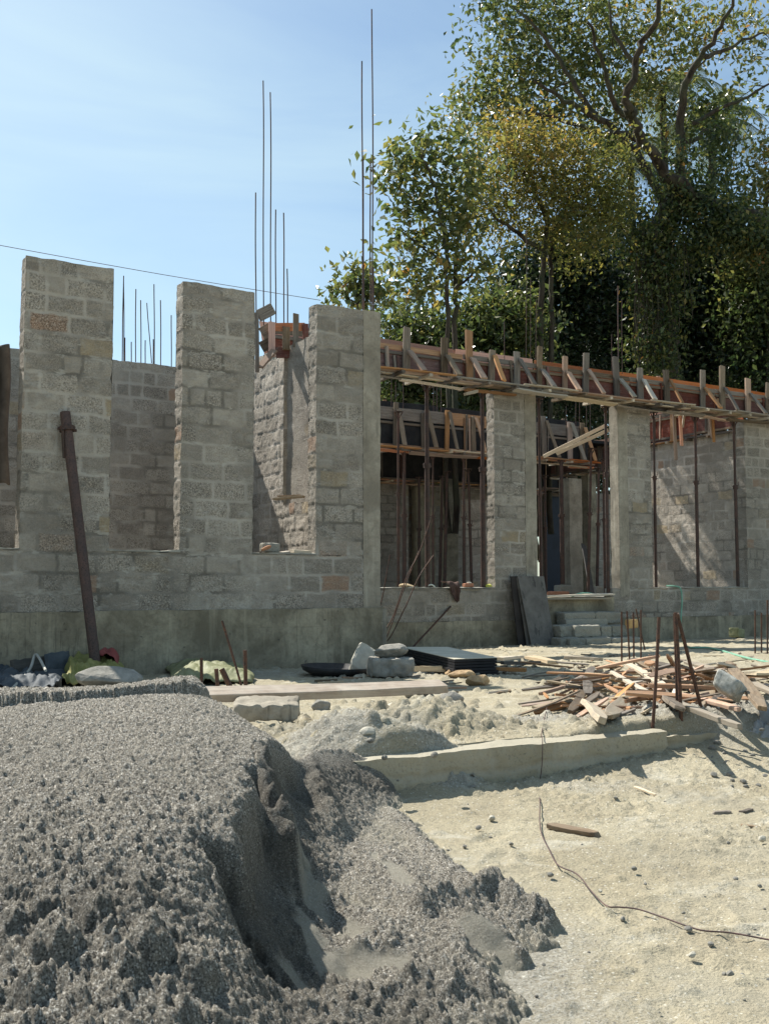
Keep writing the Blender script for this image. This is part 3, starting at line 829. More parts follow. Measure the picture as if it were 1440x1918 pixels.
# -- back walls, door and inner columns seen through the recess
YD = 24.6
masonry('back_wall', x6 - 0.2, XY(765, YD), YD, YD + .2, 0.5, 3.85, bp, house, fine=('-y',), res=0.03)
cast('column', XY(778, YD), XY(812, YD), YD - .1, YD + .2, 0.5, 3.9, M['plinth'], house)
masonry('back_wall', XY(765, YD), XY(1018, YD), YD + 0.3, YD + .5, 0.5, 3.85, bp, house, fine=('-y',), res=0.03, seed=2)
masonry('inner_wall', XY(873, 21.2), XY(912, 21.2), 21.2, 21.4, 0.5, 3.1, bp, house, fine=('-y', '-x'), res=0.03)
cast('column', XY(834, 22.5), XY(858, 22.5), 22.5, 22.75, 0.5, 3.75, M['plinth'], house)
masonry('back_wall', XY(1052, YD), XY(1500, YD), YD, YD + .2, 0.5, 3.85, bp, house, fine=('-y',), res=0.04)
masonry('lintel_wall', XY(1010, YD), XY(1052, YD) - .01, YD + .01, YD + .19, on_y(1030, 930, YD).z, 3.85, bp, house, fine=('-y',), res=0.04)
dr = MB(); q0, q1, q2 = XY(1019, YD), XY(1051, YD), on_y(1030, 930, YD).z
dr.box(q0, q1, YD - .10, YD - .06, 0.6, q2); dr.build('door', m_simple('dark_blue_door', (0.006, 0.010, 0.022), (0.014, 0.022, 0.045), 3, .5), house)
dr = MB(); dr.box(q0 - .1, q0, YD - .13, YD, 0.6, q2 + .1); dr.box(q1, q1 + .1, YD - .13, YD, 0.6, q2 + .1); dr.box(q0, q1, YD - .13, YD, q2, q2 + .1); dr.build('door_frame', M['old_wood'], house)
cast('column', XY(1063, 20.6), XY(1063, 20.6) + 0.42, 20.5, 20.9, 0.6, 3.72, cp, house)
cast('column', XY(1099, 22.6), XY(1099, 22.6) + 0.3, 22.5, 22.8, 0.6, 4.3, M['plinth'], house)
dk = MB(); dk.box(x6 + .3, XY(1118, 22, 820) + .1, 21.4, 27.2, 4.86, 4.93); dk.build('shade_deck', M['dark_ply'], house)  # unseen deck added overhead to darken the back rooms
dk = MB(); dk.box(x6 - .1, XR - .3, 27.3, 27.5, 0.4, 4.8); dk.build('back_wall', M['plinth'], house)
fl = MB(); fl.box(xA0, XR + 8, YB + TB, 27, 0.4, FL - 0.004); fl.box(xA0, x6 - TW, YA + TW, YB + TB - .004, 0.3, 0.5)
fl.build('floor', M['floor'], house)
# cap of the brightest sill: thin mortar bed
for a, b, Y, z, th in ((x1 - .02, x2 + .01, YA, ZS, TW), (xA0, x0, YA, ZS, TW), (x3, x4 + .01, YA, ZS, TW), (x6, c2a, YB, ZW, TB), (c3c, c4a, YB, ZW, TB)):
    masonry('sill', a, b, Y - 0.012, Y + th, z + .004, z + 0.022, M['floor'], house, fine=('-y', '+z'), res=0.02, course=False, wob=0.006)
# ------------------------------------------------------------------ timber helpers
def plank_mesh(L, w, t, seed, warp=1.0, ragged=False, n=8):
    """board lying along local X, width in Y, thickness in Z, origin in the middle"""
    q = random.Random(seed); vs = []; fs = []
    b1, b2, ph = q.uniform(-1, 1) * .012 * warp, q.uniform(-1, 1) * .01 * warp, q.uniform(0, 6)
    for i in range(n + 1):
        u = i / n; x = (u - .5) * L
        by = b1 * math.sin(u * 3.14 + ph) * L; bz = b2 * math.sin(u * 3.14) * L
        ww = w * (1 + .06 * q.uniform(-1, 1) * warp); tt = t * (1 + .08 * q.uniform(-1, 1) * warp)
        tw = 0.08 * warp * math.sin(u * 2 + ph)
        for a, c in ((-1, -1), (1, -1), (1, 1), (-1, 1)):
            xx = x + (q.uniform(-.5, .5) * w * .6 if ragged and i in (0, n) else q.uniform(-.1, .1) * w if i in (0, n) else 0)
            k = 0.55 if ragged and i in (0, n) else 1
            y_, z_ = a * ww / 2 * k, c * tt / 2
            vs.append((xx, y_ * math.cos(tw) - z_ * math.sin(tw) + by, z_ * math.cos(tw) + y_ * math.sin(tw) + bz))
    for i in range(n):
        for k in range(4):
            a = i * 4 + k; b = i * 4 + (k + 1) % 4; fs.append((a, b, b + 4, a + 4))
    fs.append((3, 2, 1, 0)); e = n * 4; fs.append((e, e + 1, e + 2, e + 3))
    return vs, fs
_pc = [0]
def plank(name, p0, p1, w, t, mat, parent=None, face=(0, 0, 1), warp=1.0, ragged=False, n=8, **tags):
    """board from p0 to p1; 'face' is the direction its broad side looks"""
    _pc[0] += 1
    p0, p1 = Vector(p0), Vector(p1); X = (p1 - p0); L = X.length; X.normalize()
    Z = Vector(face); Z = Z - X * Z.dot(X)
    if Z.length < 1e-4: Z = X.orthogonal()
    Z.normalize(); Y = Z.cross(X)
    Mx = Matrix((X, Y, Z)).transposed().to_4x4(); Mx.translation = (p0 + p1) / 2
    vs, fs = plank_mesh(L, w, t, _pc[0], warp, ragged, n)
    b = MB(); b.add(vs, fs); o = b.build(name, mat, parent, Mx, bevel=min(0.004, t * .15))
    if tags: tag(o, **tags)
    return o
W_OLD, W_WARM, W_PALE, W_OR, W_RED = (M[k] for k in ('old_wood', 'warm_wood', 'pale_wood', 'orange_board', 'red_ply'))
def pick(*w): return random.choice(w)

# ------------------------------------------------------------------ beam formwork
def shutter(label, A, B, zb, zt, side, studs, group='timber beam formwork on top of the walls', panel=W_RED, top=W_OR, plat=0.5, brace=True, back=True, dens=1.0, topboard=0.11, woods=None):
    """box shutter for a ring beam from A to B (x,y); side = unit vector towards its open platform"""
    PW = woods or [W_OLD, W_PALE, W_WARM, W_OLD]
    A = Vector((A[0], A[1], 0)); B = Vector((B[0], B[1], 0)); X = (B - A); L = X.length; X.normalize(); S = Vector((side[0], side[1], 0))
    root = thing('beam_formwork', label, 'formwork', (A.x, A.y, zb), group)
    U = Vector((0, 0, 1))
    def pt(x, s, z): return A + X * x + S * s + U * z
    # side panels in lengths, with battens above and below
    x = 0; k = 0
    while x < L - .2:
        l = min(random.uniform(1.7, 2.5), L - x)
        zc = (zb + zt - topboard) / 2 + .02
        plank('side_panel', pt(x + .004, .0, zc), pt(x + l - .004, .0, zc), zt - topboard - zb - .02, .02, panel, root, S, .15)
        plank('top_board', pt(x + .01, .012 + random.uniform(0, .01), zt - topboard / 2 + .01), pt(x + l - .01, .012, zt - topboard / 2 + random.uniform(0, .02)), topboard * .8, .028, pick(W_OLD, W_WARM, W_OR), root, S, .4)
        plank('batten', pt(x + .01, .03, zt - topboard - .03), pt(x + l - .02, .03, zt - topboard - .03), .05, .03, W_OLD, root, S, .3)
        plank('batten', pt(x + .01, .03, zb + .06), pt(x + l - .02, .03, zb + .05), .05, .03, pick(W_OLD, W_WARM), root, S, .3)
        if back:
            plank('side_panel', pt(x + .004, -.25, (zb + zt) / 2 + .13), pt(x + l - .004, -.25, (zb + zt) / 2 + .13 + random.uniform(-.02, .02)), zt - zb + .04, .02, top, root, S, .15)
        x += l
    for k in range(int(L / .55)):
        xx = random.uniform(.1, L - .1)
        plank('cleat', pt(xx, .045, zb + .04), pt(xx + random.uniform(-.03, .03), .045, zt - random.uniform(.0, .2)), random.uniform(.035, .06), .03, pick(W_OLD, W_WARM, W_RED), root, S, .6, n=3)
    for x_, ztop in studs:
        if x_ < 0 or x_ > L: continue
        w_ = random.uniform(.10, .15); ln = random.uniform(-.02, .02)
        ztop -= random.uniform(-.01, .12)
        plank('stud', pt(x_, .075, zb - .05), pt(x_ + ln * 1.6, .075, ztop), w_, .045, pick(W_OLD, W_OLD, W_WARM), root, S, .9, n=5)
        if brace:
            bx = random.uniform(-.05, .10)
            plank('brace', pt(x_ + .05, .12, zt - random.uniform(-.04, .12)), pt(x_ + bx, plat - .02, zb + .0), random.uniform(.075, .12), .035, pick(W_OLD, W_OLD, W_WARM, W_WARM, W_PALE), root, S + U * .3 , 1.0, n=5)
        if back and random.random() < .8:
            xx = x_ + random.uniform(-.3, .3)
            plank('stud', pt(xx, -.30, zt - .4), pt(xx, -.30, zt + random.uniform(.06, .2)), .08, .04, pick(W_OLD, W_WARM), root, S, .5, n=3)
    # platform: long battens on short cross pieces
    for row in range(int(4 * dens)):
        s = plat - .06 - row * plat / (4 * dens) * 1.1; x = random.uniform(-.1, .0) + .1
        while x < L - .3:
            l = min(random.uniform(1.1, 2.2), L - x + .1); z0 = zb - .03 + random.uniform(-.025, .02)
            z1 = zb - .03 + random.uniform(-.025, .02)
            plank('platform_board', pt(x, s, z0), pt(x + l, s + random.uniform(-.06, .06), z1), random.uniform(.07, .13), .025, random.choice(PW), root, U + S * random.uniform(-.1, .2), 1.0)
            x += l - .1
    if plat > .3:
        x = 0
        while x < L - .3:
            l = min(random.uniform(.9, 1.9), L - x); s = random.uniform(.1, plat - .08)
            plank('ledger_board', pt(x, s, zb - .115 - random.uniform(0, .03)), pt(x + l, s + random.uniform(-.15, .15), zb - .115 - random.uniform(0, .03)), random.uniform(.08, .14), .03, random.choice(PW), root, U + S * random.uniform(-.3, .3), 1.2)
            x += l * random.uniform(.7, 1.1)
    x = .15
    while x < L:
        plank('cross_piece', pt(x, -.3, zb - .07), pt(x + random.uniform(-.1, .1), plat + random.uniform(-.02, .08), zb - .075), .06, .05, pick(W_OLD, W_PALE), root, U, .6, n=4)
        x += random.uniform(.45, .8)
    return root
ZB, ZTOP = 4.50, 5.0
def studs_from_px(lst, Y, A):
    return [(XY(px, Y, py + 40) - A[0], on_y(px, py, Y).z) for px, py in lst]
A1 = (x6 + .01, YB - .02); B1 = (XY(1560, YB, 750), YB - .02)
F1S = studs_from_px([(760, 603), (831, 628), (878, 617), (920, 643), (967, 648), (1009, 640), (1058, 662), (1096, 656), (1155, 660), (1199, 680), (1249, 687), (1315, 686), (1352, 684), (1400, 708), (1437, 713), (1480, 720)], YB - .1, A1)
shutter('long red sided beam formwork with studs and braces spanning the recessed front', A1, B1, ZB, ZTOP, (0, -1), F1S, plat=.52)
A2 = (x6 + .2, 19.6); B2 = (XY(1100, 19.6, 800), 19.6)
F2S = studs_from_px([(742, 750), (795, 765), (838, 765), (888, 772), (945, 785), (1020, 778), (1068, 785), (1092, 790)], 19.5, A2)
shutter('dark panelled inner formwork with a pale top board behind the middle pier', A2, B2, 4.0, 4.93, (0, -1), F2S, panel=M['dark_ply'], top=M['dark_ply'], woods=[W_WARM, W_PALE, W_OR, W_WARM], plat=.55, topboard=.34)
A3 = (x6 + .2, 24.45); B3 = (XY(1060, YD, 900), 24.45)
F3S = [(i * .75 + .4, 4.9) for i in range(8)]
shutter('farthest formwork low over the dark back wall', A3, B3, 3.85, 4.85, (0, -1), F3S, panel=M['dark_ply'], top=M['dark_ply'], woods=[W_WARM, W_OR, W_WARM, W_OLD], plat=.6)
# over the right hand room wall, looking left
shutter('maroon formwork on top of the sunlit wall that runs back at the right', (XR - .01, YRE), (XR - .01, YB + .4), 4.3, 4.95, (-1, 0), [(i * 1.1 + .3, 5.0) for i in range(5)], plat=.12, brace=False)
shutter('short maroon formwork running back above the doorway', (XY(1118, 22, 820), 24), (XY(1118, 22, 820), 18.6), 4.2, 4.95, (-1, 0), [(i * .9 + .4, 5.0) for i in range(6)], plat=.15, brace=False)

# -- column box above the cross wall
box = thing('column_box', 'small timber column box nailed up above the cross wall between two piers', 'formwork', (XC, 13.6, 4.1))
YF = 13.45
def bpl(px0, py0, px1, py1, Y, w, mat, name='board', face=(0, -1, 0), Y1=None, t=.028):
    return plank(name, on_y(px0, py0, Y), on_y(px1, py1, Y if Y1 is None else Y1), w, t, mat, box, face, .4)
bpl(481, 585, 481, 697, YF - .02, .06, W_OLD, 'post')
bpl(483, 592, 512, 577, YF + .0, .17, W_OLD)
bpl(554, 587, 554, 650, YF - .1, .085, W_OLD, 'post')
bpl(515, 612, 572, 612, YF + .1, .12, W_OR)
bpl(515, 660, 572, 660, YF + .1, .16, W_RED)
bpl(572, 606, 572, 690, YF + .06, .09, W_RED)
bpl(509, 602, 509, 668, YF + .02, .1, W_OR, 'post')
bpl(536, 612, 536, 655, YF + .05, .11, W_OLD)
bpl(486, 688, 514, 655, YF - .04, .13, W_WARM, face=(-1, -.4, 0))
bpl(490, 625, 512, 612, YF + .12, .18, W_OLD)
bpl(490, 650, 510, 640, YF + .12, .16, W_OLD)
for px0, top, bot in ((478, 360, 600), (492, 150, 610), (506, 172, 620), (516, 392, 625), (531, 398, 640), (538, 503, 640)):
    bar(px0 + (2 if px0 < 500 else 1), bot, px0, top, 13.75, .009, cw)

# hanging boards under the front formwork
hb = [((1262, 770), (1266, 862), .075, W_WARM), ((1272, 770), (1277, 835), .07, W_OR), ((1283, 765), (1278, 800), .05, W_PALE), ((1335, 785), (1337, 828), .06, W_WARM), ((1328, 770), (1333, 820), .05, W_WARM)]
for i, (a, b_, w_, mt) in enumerate(hb):
    o = plank('hanging_board', on_y(*a, YB + .30 + .03 * i), on_y(*b_, YB + .30 + .03 * i), w_, .03, mt, None, (0, -1, 0), .5,
          label=['long orange board hanging below the formwork in the right opening', 'short reddish board beside the long hanging one', 'pale slanting offcut hanging between the orange boards', 'narrow ragged board hanging near the last prop', 'thin strip nailed beside the narrow ragged hanging board'][i], cat='board', group='boards hanging under the formwork')
for i, (a, b_, t) in enumerate((((1018, 855), (1136, 796), 'upper'), ((1043, 850), (1138, 805), 'lower'))):
    plank('diagonal_pole', on_y(*a, 17.2 + .2 * i), on_y(*b_, 16.0 + .2 * i), .075, .06, W_PALE, None, (0, -1, 0.2), .6, label=t + ' of the two pale poles slanting across the entry opening', cat='pole', group='pale poles across the entry')
plank('timber_offcut', on_y(871, 738, YB - .3), on_y(893, 733, YB - .3), .09, .05, W_PALE, None, label='pale offcut sticking out under the formwork beside a steel prop', cat='offcut')

# ------------------------------------------------------------------ steel props
def prop(x, y, z0, z1, label, group, rad=.03, lean=(0, 0), square=False, h=0.55):
    r0 = thing('steel_prop', label, 'steel prop', (x, y, z0), group)
    P = lambda t: Vector((x + lean[0] * (t - 1), y + lean[1] * (t - 1), z0 + (z1 - z0) * t))
    b = MB(); b.tube([P(0), P(h)], rad, 10); b.build('outer_tube', M['prop'], r0)
    b = MB(); b.tube([P(h - .02), P(1)], rad * .78, 10); b.build('inner_tube', M['prop'], r0)
    b = MB(); b.tube([P(h - .012), P(h + .012)], rad * 1.45, 10)
    b.tube([P(h) + Vector((-.09, -.0, .01)), P(h) + Vector((.09, 0, -.01))], .008, 6)
    b.tube([P(h) + Vector((.03, -rad - .012, .03)), P(h) + Vector((.03, -rad - .012, .12))], .007, 6); b.build('collar', M['prop'], r0)
    p = P(0); b = MB(); b.box(p.x - .06, p.x + .06, p.y - .06, p.y + .06, z0, z0 + .008); b.build('base_plate', M['prop'], r0)
    p = P(1); b = MB(); b.box(p.x - .08, p.x + .08, p.y - .06, p.y + .06, z1 - .008, z1 + .002)
    b.tube([p + Vector((-.1, 0, 0)), p + Vector((0, 0, -.16))], .012, 5); b.tube([p + Vector((.1, 0, 0)), p + Vector((0, 0, -.16))], .012, 5)
    b.build('head_plate', M['prop'], r0)
    return r0
GP = 'steel props under the front formwork'
for px, zz, nm, ra, hh in ((800, ZW + .02, 'stout brown prop standing on the sill near the corner column', .045, .6), (905, ZW + .02, 'brown prop standing on the sill hard against the middle pier', .045, .6),
                       (1012, FL, 'slim prop just right of the middle pier in the entry', .033, .52), (1138, FL, 'dark prop against the pale edge of the entry column', .035, .64),
                       (1229, ZW + .02, 'prop at the left edge of the right hand opening', .03, .62), (1307, ZW + .02, 'prop in the middle of the right hand opening', .036, .61), (1380, ZW + .02, 'prop at the right edge of the right hand opening', .036, .6)):
    prop(XY(px, YB + .1), YB + .1, zz, ZB - .1, 'dark steel ' + nm, GP, ra, h=hh, lean=(random.uniform(-.02, .02), 0))
GI = 'steel props inside the house'
for px, Y, z1, nm, ra, ln in ((746, 17.2, 4.35, 'inner prop left of the two standing close together by the corner column', .03, 0), (757, 19.3, 3.9, 'inner prop right of the two standing close together by the corner column', .045, 0), (811, 19.3, 3.9, 'thin inner prop just right of the stout sill prop', .028, 0),
                          (838, 21, 3.75, 'leaning inner prop in the middle of the recess', .04, .1), (869, 19.3, 3.9, 'inner prop just left of the narrow inner wall', .036, 0), (878, 20.3, 3.75, 'inner prop beside the narrow inner wall', .036, -.08), (829, 22, 3.75, 'far inner prop behind the leaning one', .04, .1), (785, 22.5, 3.75, 'far inner prop before the plain column', .04, 0),
                          (1053, 18.8, 3.9, 'thick inner prop in the entry standing on a concrete block', .055, 0), (1110, 17.4, 4.0, 'leaning inner prop right of the inner column', .035, .15), (1124, 19.5, 3.9, 'far inner prop in the dark part of the entry', .04, .12), (1132, 18.2, 3.9, 'inner prop beside the entry column', .03, 0), (1022, 20.5, 3.75, 'inner prop beside the dark doorway', .036, 0)):
    zb_ = FL + (.25 if px == 1053 else 0)
    prop(XY(px, Y), Y, zb_, z1, nm, GI, ra, (ln, 0))

# ------------------------------------------------------------------ blocks, stones, lumps
def block_mesh(sx, sy, sz, seed, rough=.006, n=(9, 5, 5)):
    VV = []; QQ = []; off = 0
    for k in range(3):
        a_, b_ = [(1, 2), (0, 2), (0, 1)][k]
        for s in (-1, 1):
            u, v = np.meshgrid(np.linspace(-.5, .5, n[a_] * 2), np.linspace(-.5, .5, n[b_] * 2), indexing='ij')
            P = [None] * 3; P[a_] = u; P[b_] = v; P[k] = np.full_like(u, s * .5)
            x, y, z = P[0] * sx, P[1] * sy, P[2] * sz
            # rounded edges
            m_ = [np.clip((np.abs(P[i]) - .5) * (sx, sy, sz)[i] + .02, 0, None) / .02 for i in range(3)]
            cnt = (m_[0] ** 2 + m_[1] ** 2 + m_[2] ** 2)
            sh = np.clip(cnt - 1, 0, 2) * .006
            x = x - np.sign(x) * sh; y = y - np.sign(y) * sh; z = z - np.sign(z) * sh
            q = 24
            x2 = x + (vn3(x * q, y * q, z * q, seed) - .5) * rough * 2.2; y2 = y + (vn3(x * q, y * q, z * q, seed + 1) - .5) * rough * 2.2; z2 = z + (vn3(x * q, y * q, z * q, seed + 2) - .5) * rough * 2.2
            VV.append(np.stack([x2, y2, z2], -1).reshape(-1, 3)); QQ.append(grid_quads(u.shape[0], u.shape[1], off)[:, ::(-1 if (s == 1) ^ (k == 1) else 1)]); off += u.size
    return np.concatenate(VV), np.concatenate(QQ)
def make_blockmat():
    m = Mat('loose_block', 0.95, spec=0.2); p = m.pos(); g1 = m.noise(p, 70, 3, 0.7); n = m.noise(p, 5, 4)
    oi = m.rnd()
    b = m.mix(oi, (0.26, 0.25, 0.21), (0.38, 0.36, 0.30)); b = m.mix(m.mr(g1, .3, .47, .7, 0), b, (.08, .078, .07)); b = m.mix(m.mr(g1, .56, .72, 0, .55), b, (.55, .53, .47))
    b = m.mix(m.mr(n, .4, .7, 0, .4), b, (.24, .23, .2))
    m.col(b); m.bump(g1, .9, .01); return m.m
M['loose'] = make_blockmat()
def loose_block(name, loc, rot, size, label, cat, group=None, mat=None, rough=.006, seed=None):
    seed = random.randint(1, 9999) if seed is None else seed
    V, Q = block_mesh(*size, seed, rough)
    o = link(name, np_mesh(name, V, Q, mat or M['loose'], True)); o.location = loc; o.rotation_euler = rot
    return tag(o, label, cat, group)
def stone(name, loc, size, label, cat, mat, group=None, seed=1, rot=(0, 0, 0), facet=.35, res=3):
    import bmesh
    bm = bmesh.new(); bmesh.ops.create_icosphere(bm, subdivisions=res, radius=.5)
    rr = random.Random(seed); cuts = [(Vector((rr.uniform(-1, 1), rr.uniform(-1, 1), rr.uniform(-.6, 1))).normalized(), rr.uniform(.28, .42)) for _ in range(9)]
    for v in bm.verts:
        c = v.co.copy()
        for nrm, dd in cuts:
            e = c.dot(nrm) - dd
            if e > 0: c -= nrm * e * (1 - .15)
        nn = float(vn3(np.array([c.x * 6]), np.array([c.y * 6]), np.array([c.z * 6]), seed)[0]) - .5
        c *= 1 + nn * .18
        v.co = Vector((c.x * size[0] * 1.15, c.y * size[1] * 1.15, c.z * size[2] * 1.15))
    me = bpy.data.meshes.new(name); bm.to_mesh(me); bm.free(); me.materials.append(mat)
    o = link(name, me); o.location = loc; o.rotation_euler = rot
    return tag(o, label, cat, group)
M['stone'] = m_simple('grey_stone', (0.17, 0.162, 0.14), (0.34, 0.32, 0.28), 9, .9, .7, 40, .01)
M['white_stone'] = m_simple('white_stone', (0.36, 0.335, 0.275), (0.52, 0.49, 0.41), 6, .85, .5, 30, .012)
M['small_stone'] = m_simple('dark_stone', (0.15, 0.145, 0.13), (0.30, 0.28, 0.24), 20, .9, .6, 60, .005)
M['brick'] = m_simple('fired_brick', (0.34, 0.15, 0.09), (0.46, 0.22, 0.13), 20, .9, .5, 70, .004)

# -- low kerb wall of blocks in the foreground
kerb = thing('kerb_wall', 'low wall of pale concrete blocks standing in front of the timber heap', 'low wall', (3.5, KY, 0))
kx0, kx1 = on_z(640, 1430, .11).x, on_z(1268, 1372, .11).x
KM = make_kerbmat = None
def kerb_mat():
    m = Mat('kerb_block', .95, spec=.2); p = m.pos(); g = m.noise(p, 60, 4, .7); n = m.noise(p, 3, 5, .6); bl = m.attr('blk'); mo = m.attr('mort')
    b = m.mix(bl, (.30, .265, .19), (.40, .36, .27)); b = m.mix(m.mr(g, .32, .46, .7, 0), b, (.13, .12, .095)); b = m.mix(m.mr(n, .4, .65, 0, .6), b, (.44, .40, .31))
    b = m.mix(m.math('MULTIPLY', mo, .6), b, (.38, .35, .28)); m.col(b); m.bump(g, .8, .008); return m.m
KM = kerb_mat()
def kerb_len(x0_, x1_, y0_, y1_, z0_, z1_, nm, slope=0):
    o = masonry(nm, x0_, x1_, y0_, y1_, z0_, z1_, KM, kerb, fine=('-y', '-x', '+z', '+x'), res=.011, relief=.007, wob=.0045, seed=31)
    return o
kerb_len(kx0, kx1, KY, KY + .19, -.35, .108, 'block_course')
kerb_len(kx1 + .004, XY(1352, KY + .05, 1400), KY + .05, KY + .27, -.35, .06, 'end_block')

# -- stacked blocks forming rough steps to the entry
ss = 'concrete blocks stacked as rough steps'
def step_block(px, py, Y, sx, nm, sy=.2, rot=0, sz=.185):
    """px,py: where the upper front left corner shows; Y: its front face"""
    p = on_y(px, py, Y)
    loose_block('concrete_block', (p.x + sx / 2, Y + sy / 2, p.z - sz / 2), (random.uniform(.04, .09), random.uniform(-.02, .02), rot), (sx - .012, sy, sz - .008), nm, 'block', ss, rough=.011)
rows = [
 (1146, 14.42, (1057, 1116, 1165)),
 (1171, 14.20, (1049, 1076, 1126, 1146, 1177)),
 (1195, 13.98, (1049, 1067, 1097, 1145, 1203)),
 (1217, 13.76, (1050, 1096, 1132)),
]
for i, (py, Y, e_) in enumerate(rows):
    for j in range(len(e_) - 1):
        ya = Y - (.09 if (i, j) in ((2, 1), (1, 1)) else 0) + random.uniform(-.015, .015)
        wx = XY(e_[j + 1], ya, py) - XY(e_[j], ya, py)
        rs_ = ['topmost', 'second', 'third', 'lowest dark'][i]
        step_block(e_[j], py + random.uniform(-1, 1), ya, wx, f"{['leftmost', 'second', 'third', 'fourth'][j]} block in the {rs_} row of the rough steps", .26, 0, .212)
step_block(1132, 1218, 13.45, XY(1236, 13.45, 1220) - XY(1132, 13.45, 1220), 'long pale block lying at the foot of the rough steps', .22, 0, .2)
step_block(1101, 1226, 13.2, .37, 'short tilted block in front of the rough steps', .2, .2, .14)
p = on_y(1180, 1161, 14.1); loose_block('brick', (p.x + .13, 14.2, p.z - .08), (0, 0, .05), (.24, .11, .16), 'yellow orange block end on the right of the rough steps', 'brick', mat=m_simple('ochre_brick', (.5, .3, .12), (.62, .4, .18), 12))
# hidden packing under the rows so that nothing hovers
pk = on_y(1052, 1180, 14.45)
loose_block('concrete_block', (pk.x + .55, 14.52, .14), (0, 0, 0), (1.0, .26, .42), 'packing of blocks behind the rough steps', 'block', ss)

# -- landing boards, blocks and bits
plank('landing_board', on_y(1012, 1117, YB - .1), on_y(1148, 1113, YB - .1), .16, .03, W_PALE, None, label='upper pale board laid along the edge of the entry floor', cat='board', group='boards on the entry edge')
plank('landing_board', on_y(1020, 1122, YB - .16), on_y(1140, 1121, YB - .16), .12, .03, W_PALE, None, label='lower pale board laid along the edge of the entry floor', cat='board', group='boards on the entry edge')
p = on_y(1055, 1100, 18.8); loose_block('concrete_block', (p.x, 18.8, FL + .125), (0, 0, .1), (.42, .22, .2), 'block under the thick prop inside the entry', 'block')
p = on_y(1045, 1112, 17.0); loose_block('brick', (p.x, 17, FL + .05), (0, 0, .1), (.5, .2, .08), 'flat red bricks on the entry floor', 'brick', mat=M['brick'])
plank('leaning_board', on_y(1110, 1116, 17.5), on_y(1092, 1020, 18.3), .14, .03, M['grey_ply'], None, (0, -1, .2), label='grey board leaning inside the entry on the inner column', cat='board')
p = on_y(1122, 1105, 18.6); loose_block('concrete_block', (p.x, 18.6, FL + .1), (0, 0, 0), (.35, .2, .2), 'plain block on the floor in the dark of the entry', 'block')

# -- things on the sills
p = on_y(503, 1030, YA + .08)
loose_block('concrete_block', (on_y(504, 1030, YA + .15).x, YA + .13, ZS + .022 + .06), (0, 0, .03), (.22, .12, .115), 'rough broken block standing on the window sill behind the trowel', 'block')
tr = thing('trowel', 'small mason trowel with a wooden handle lying on the window sill', 'trowel', (on_y(492, 1030, YA).x, YA + .02, ZS + .03))
b = MB(); q0 = on_y(490, 1030, YA); q1 = on_y(507, 1023, YA)
b.tube([q0 + Vector((0, 0, .0)), q0.lerp(q1, .3), q0.lerp(q1, .7), q1], [.012, .02, .022, .014], 8); b.build('handle', m_simple('handle_wood', (.35, .16, .08), (.5, .25, .13), 10), tr)
b = MB(); q = on_y(488, 1036, YA); b.tube([q0, q0 + Vector((-.01, -.01, -.04))], .005, 6); b.add([q + Vector((-.02, -.03, .012)), q + Vector((.1, -.04, .012)), q + Vector((.1, .04, .012)), q + Vector((-.02, .05, .012)), q + Vector((-.02, -.03, .009)), q + Vector((.1, -.04, .009)), q + Vector((.1, .04, .009)), q + Vector((-.02, .05, .009))], [(0, 1, 2, 3), (7, 6, 5, 4), (0, 4, 5, 1), (2, 6, 7, 3), (1, 5, 6, 2), (0, 3, 7, 4)]); b.build('blade', M['rust'], tr)
plank('offcut', on_y(525, 1036, YA + .1) , on_y(552, 1033, YA + .15), .09, .025, W_PALE, None, label='left pale offcut on the window sill beside the trowel', cat='offcut', group='offcuts on the window sill')
plank('offcut', on_y(546, 1034, YA + .05) + Vector((0, 0, .01)), on_y(579, 1034, YA + .08), .11, .04, W_PALE, None, label='right thicker pale offcut on the window sill', cat='offcut', group='offcuts on the window sill')
plank('lath', on_y(512, 935, 12.9), on_y(569, 930, 12.6), .12, .02, W_PALE, None, label='pale board lying on the half height cross wall', cat='board', group='boards on the half height cross wall')
plank('lath', on_y(520, 932, 12.9) + Vector((0, 0, .02)), on_y(565, 931, 12.7) + Vector((0, 0, .02)), .10, .02, W_OLD, None, label='brown board lying on top of the pale one on the cross wall', cat='board', group='boards on the half height cross wall')
p = on_y(875, 1097, YB + .05); loose_block('brick', (on_y(884, 1097, YB).x, YB + .12, ZW + .055), (0, 0, .05), (.20, .1, .07), 'lower red brick on the sill near the middle pier', 'brick', mat=M['brick'], group='bricks on the sill')
loose_block('brick', (on_y(886, 1097, YB).x, YB + .12, ZW + .10), (0, 0, .5), (.09, .07, .03), 'small pale brick piece on top of the sill brick', 'brick', mat=M['white_stone'], group='bricks on the sill')
stone('cement_lump', (on_y(767, 1096, YB).x, YB + .1, ZW + .05), (.24, .16, .07), 'tan flat lump lying on the sill beside the stout prop', 'lump', m_simple('tan_bag', (.42, .3, .17), (.55, .42, .26), 9), seed=5)
stone('yellow_scrap', (on_y(918, 1098, YB).x, YB + .05, ZW + .045), (.14, .1, .06), 'crumpled yellow scrap at the foot of the middle pier', 'scrap', m_simple('yellow_plastic', (.5, .5, .06), (.62, .6, .15), 9, .5), seed=8)

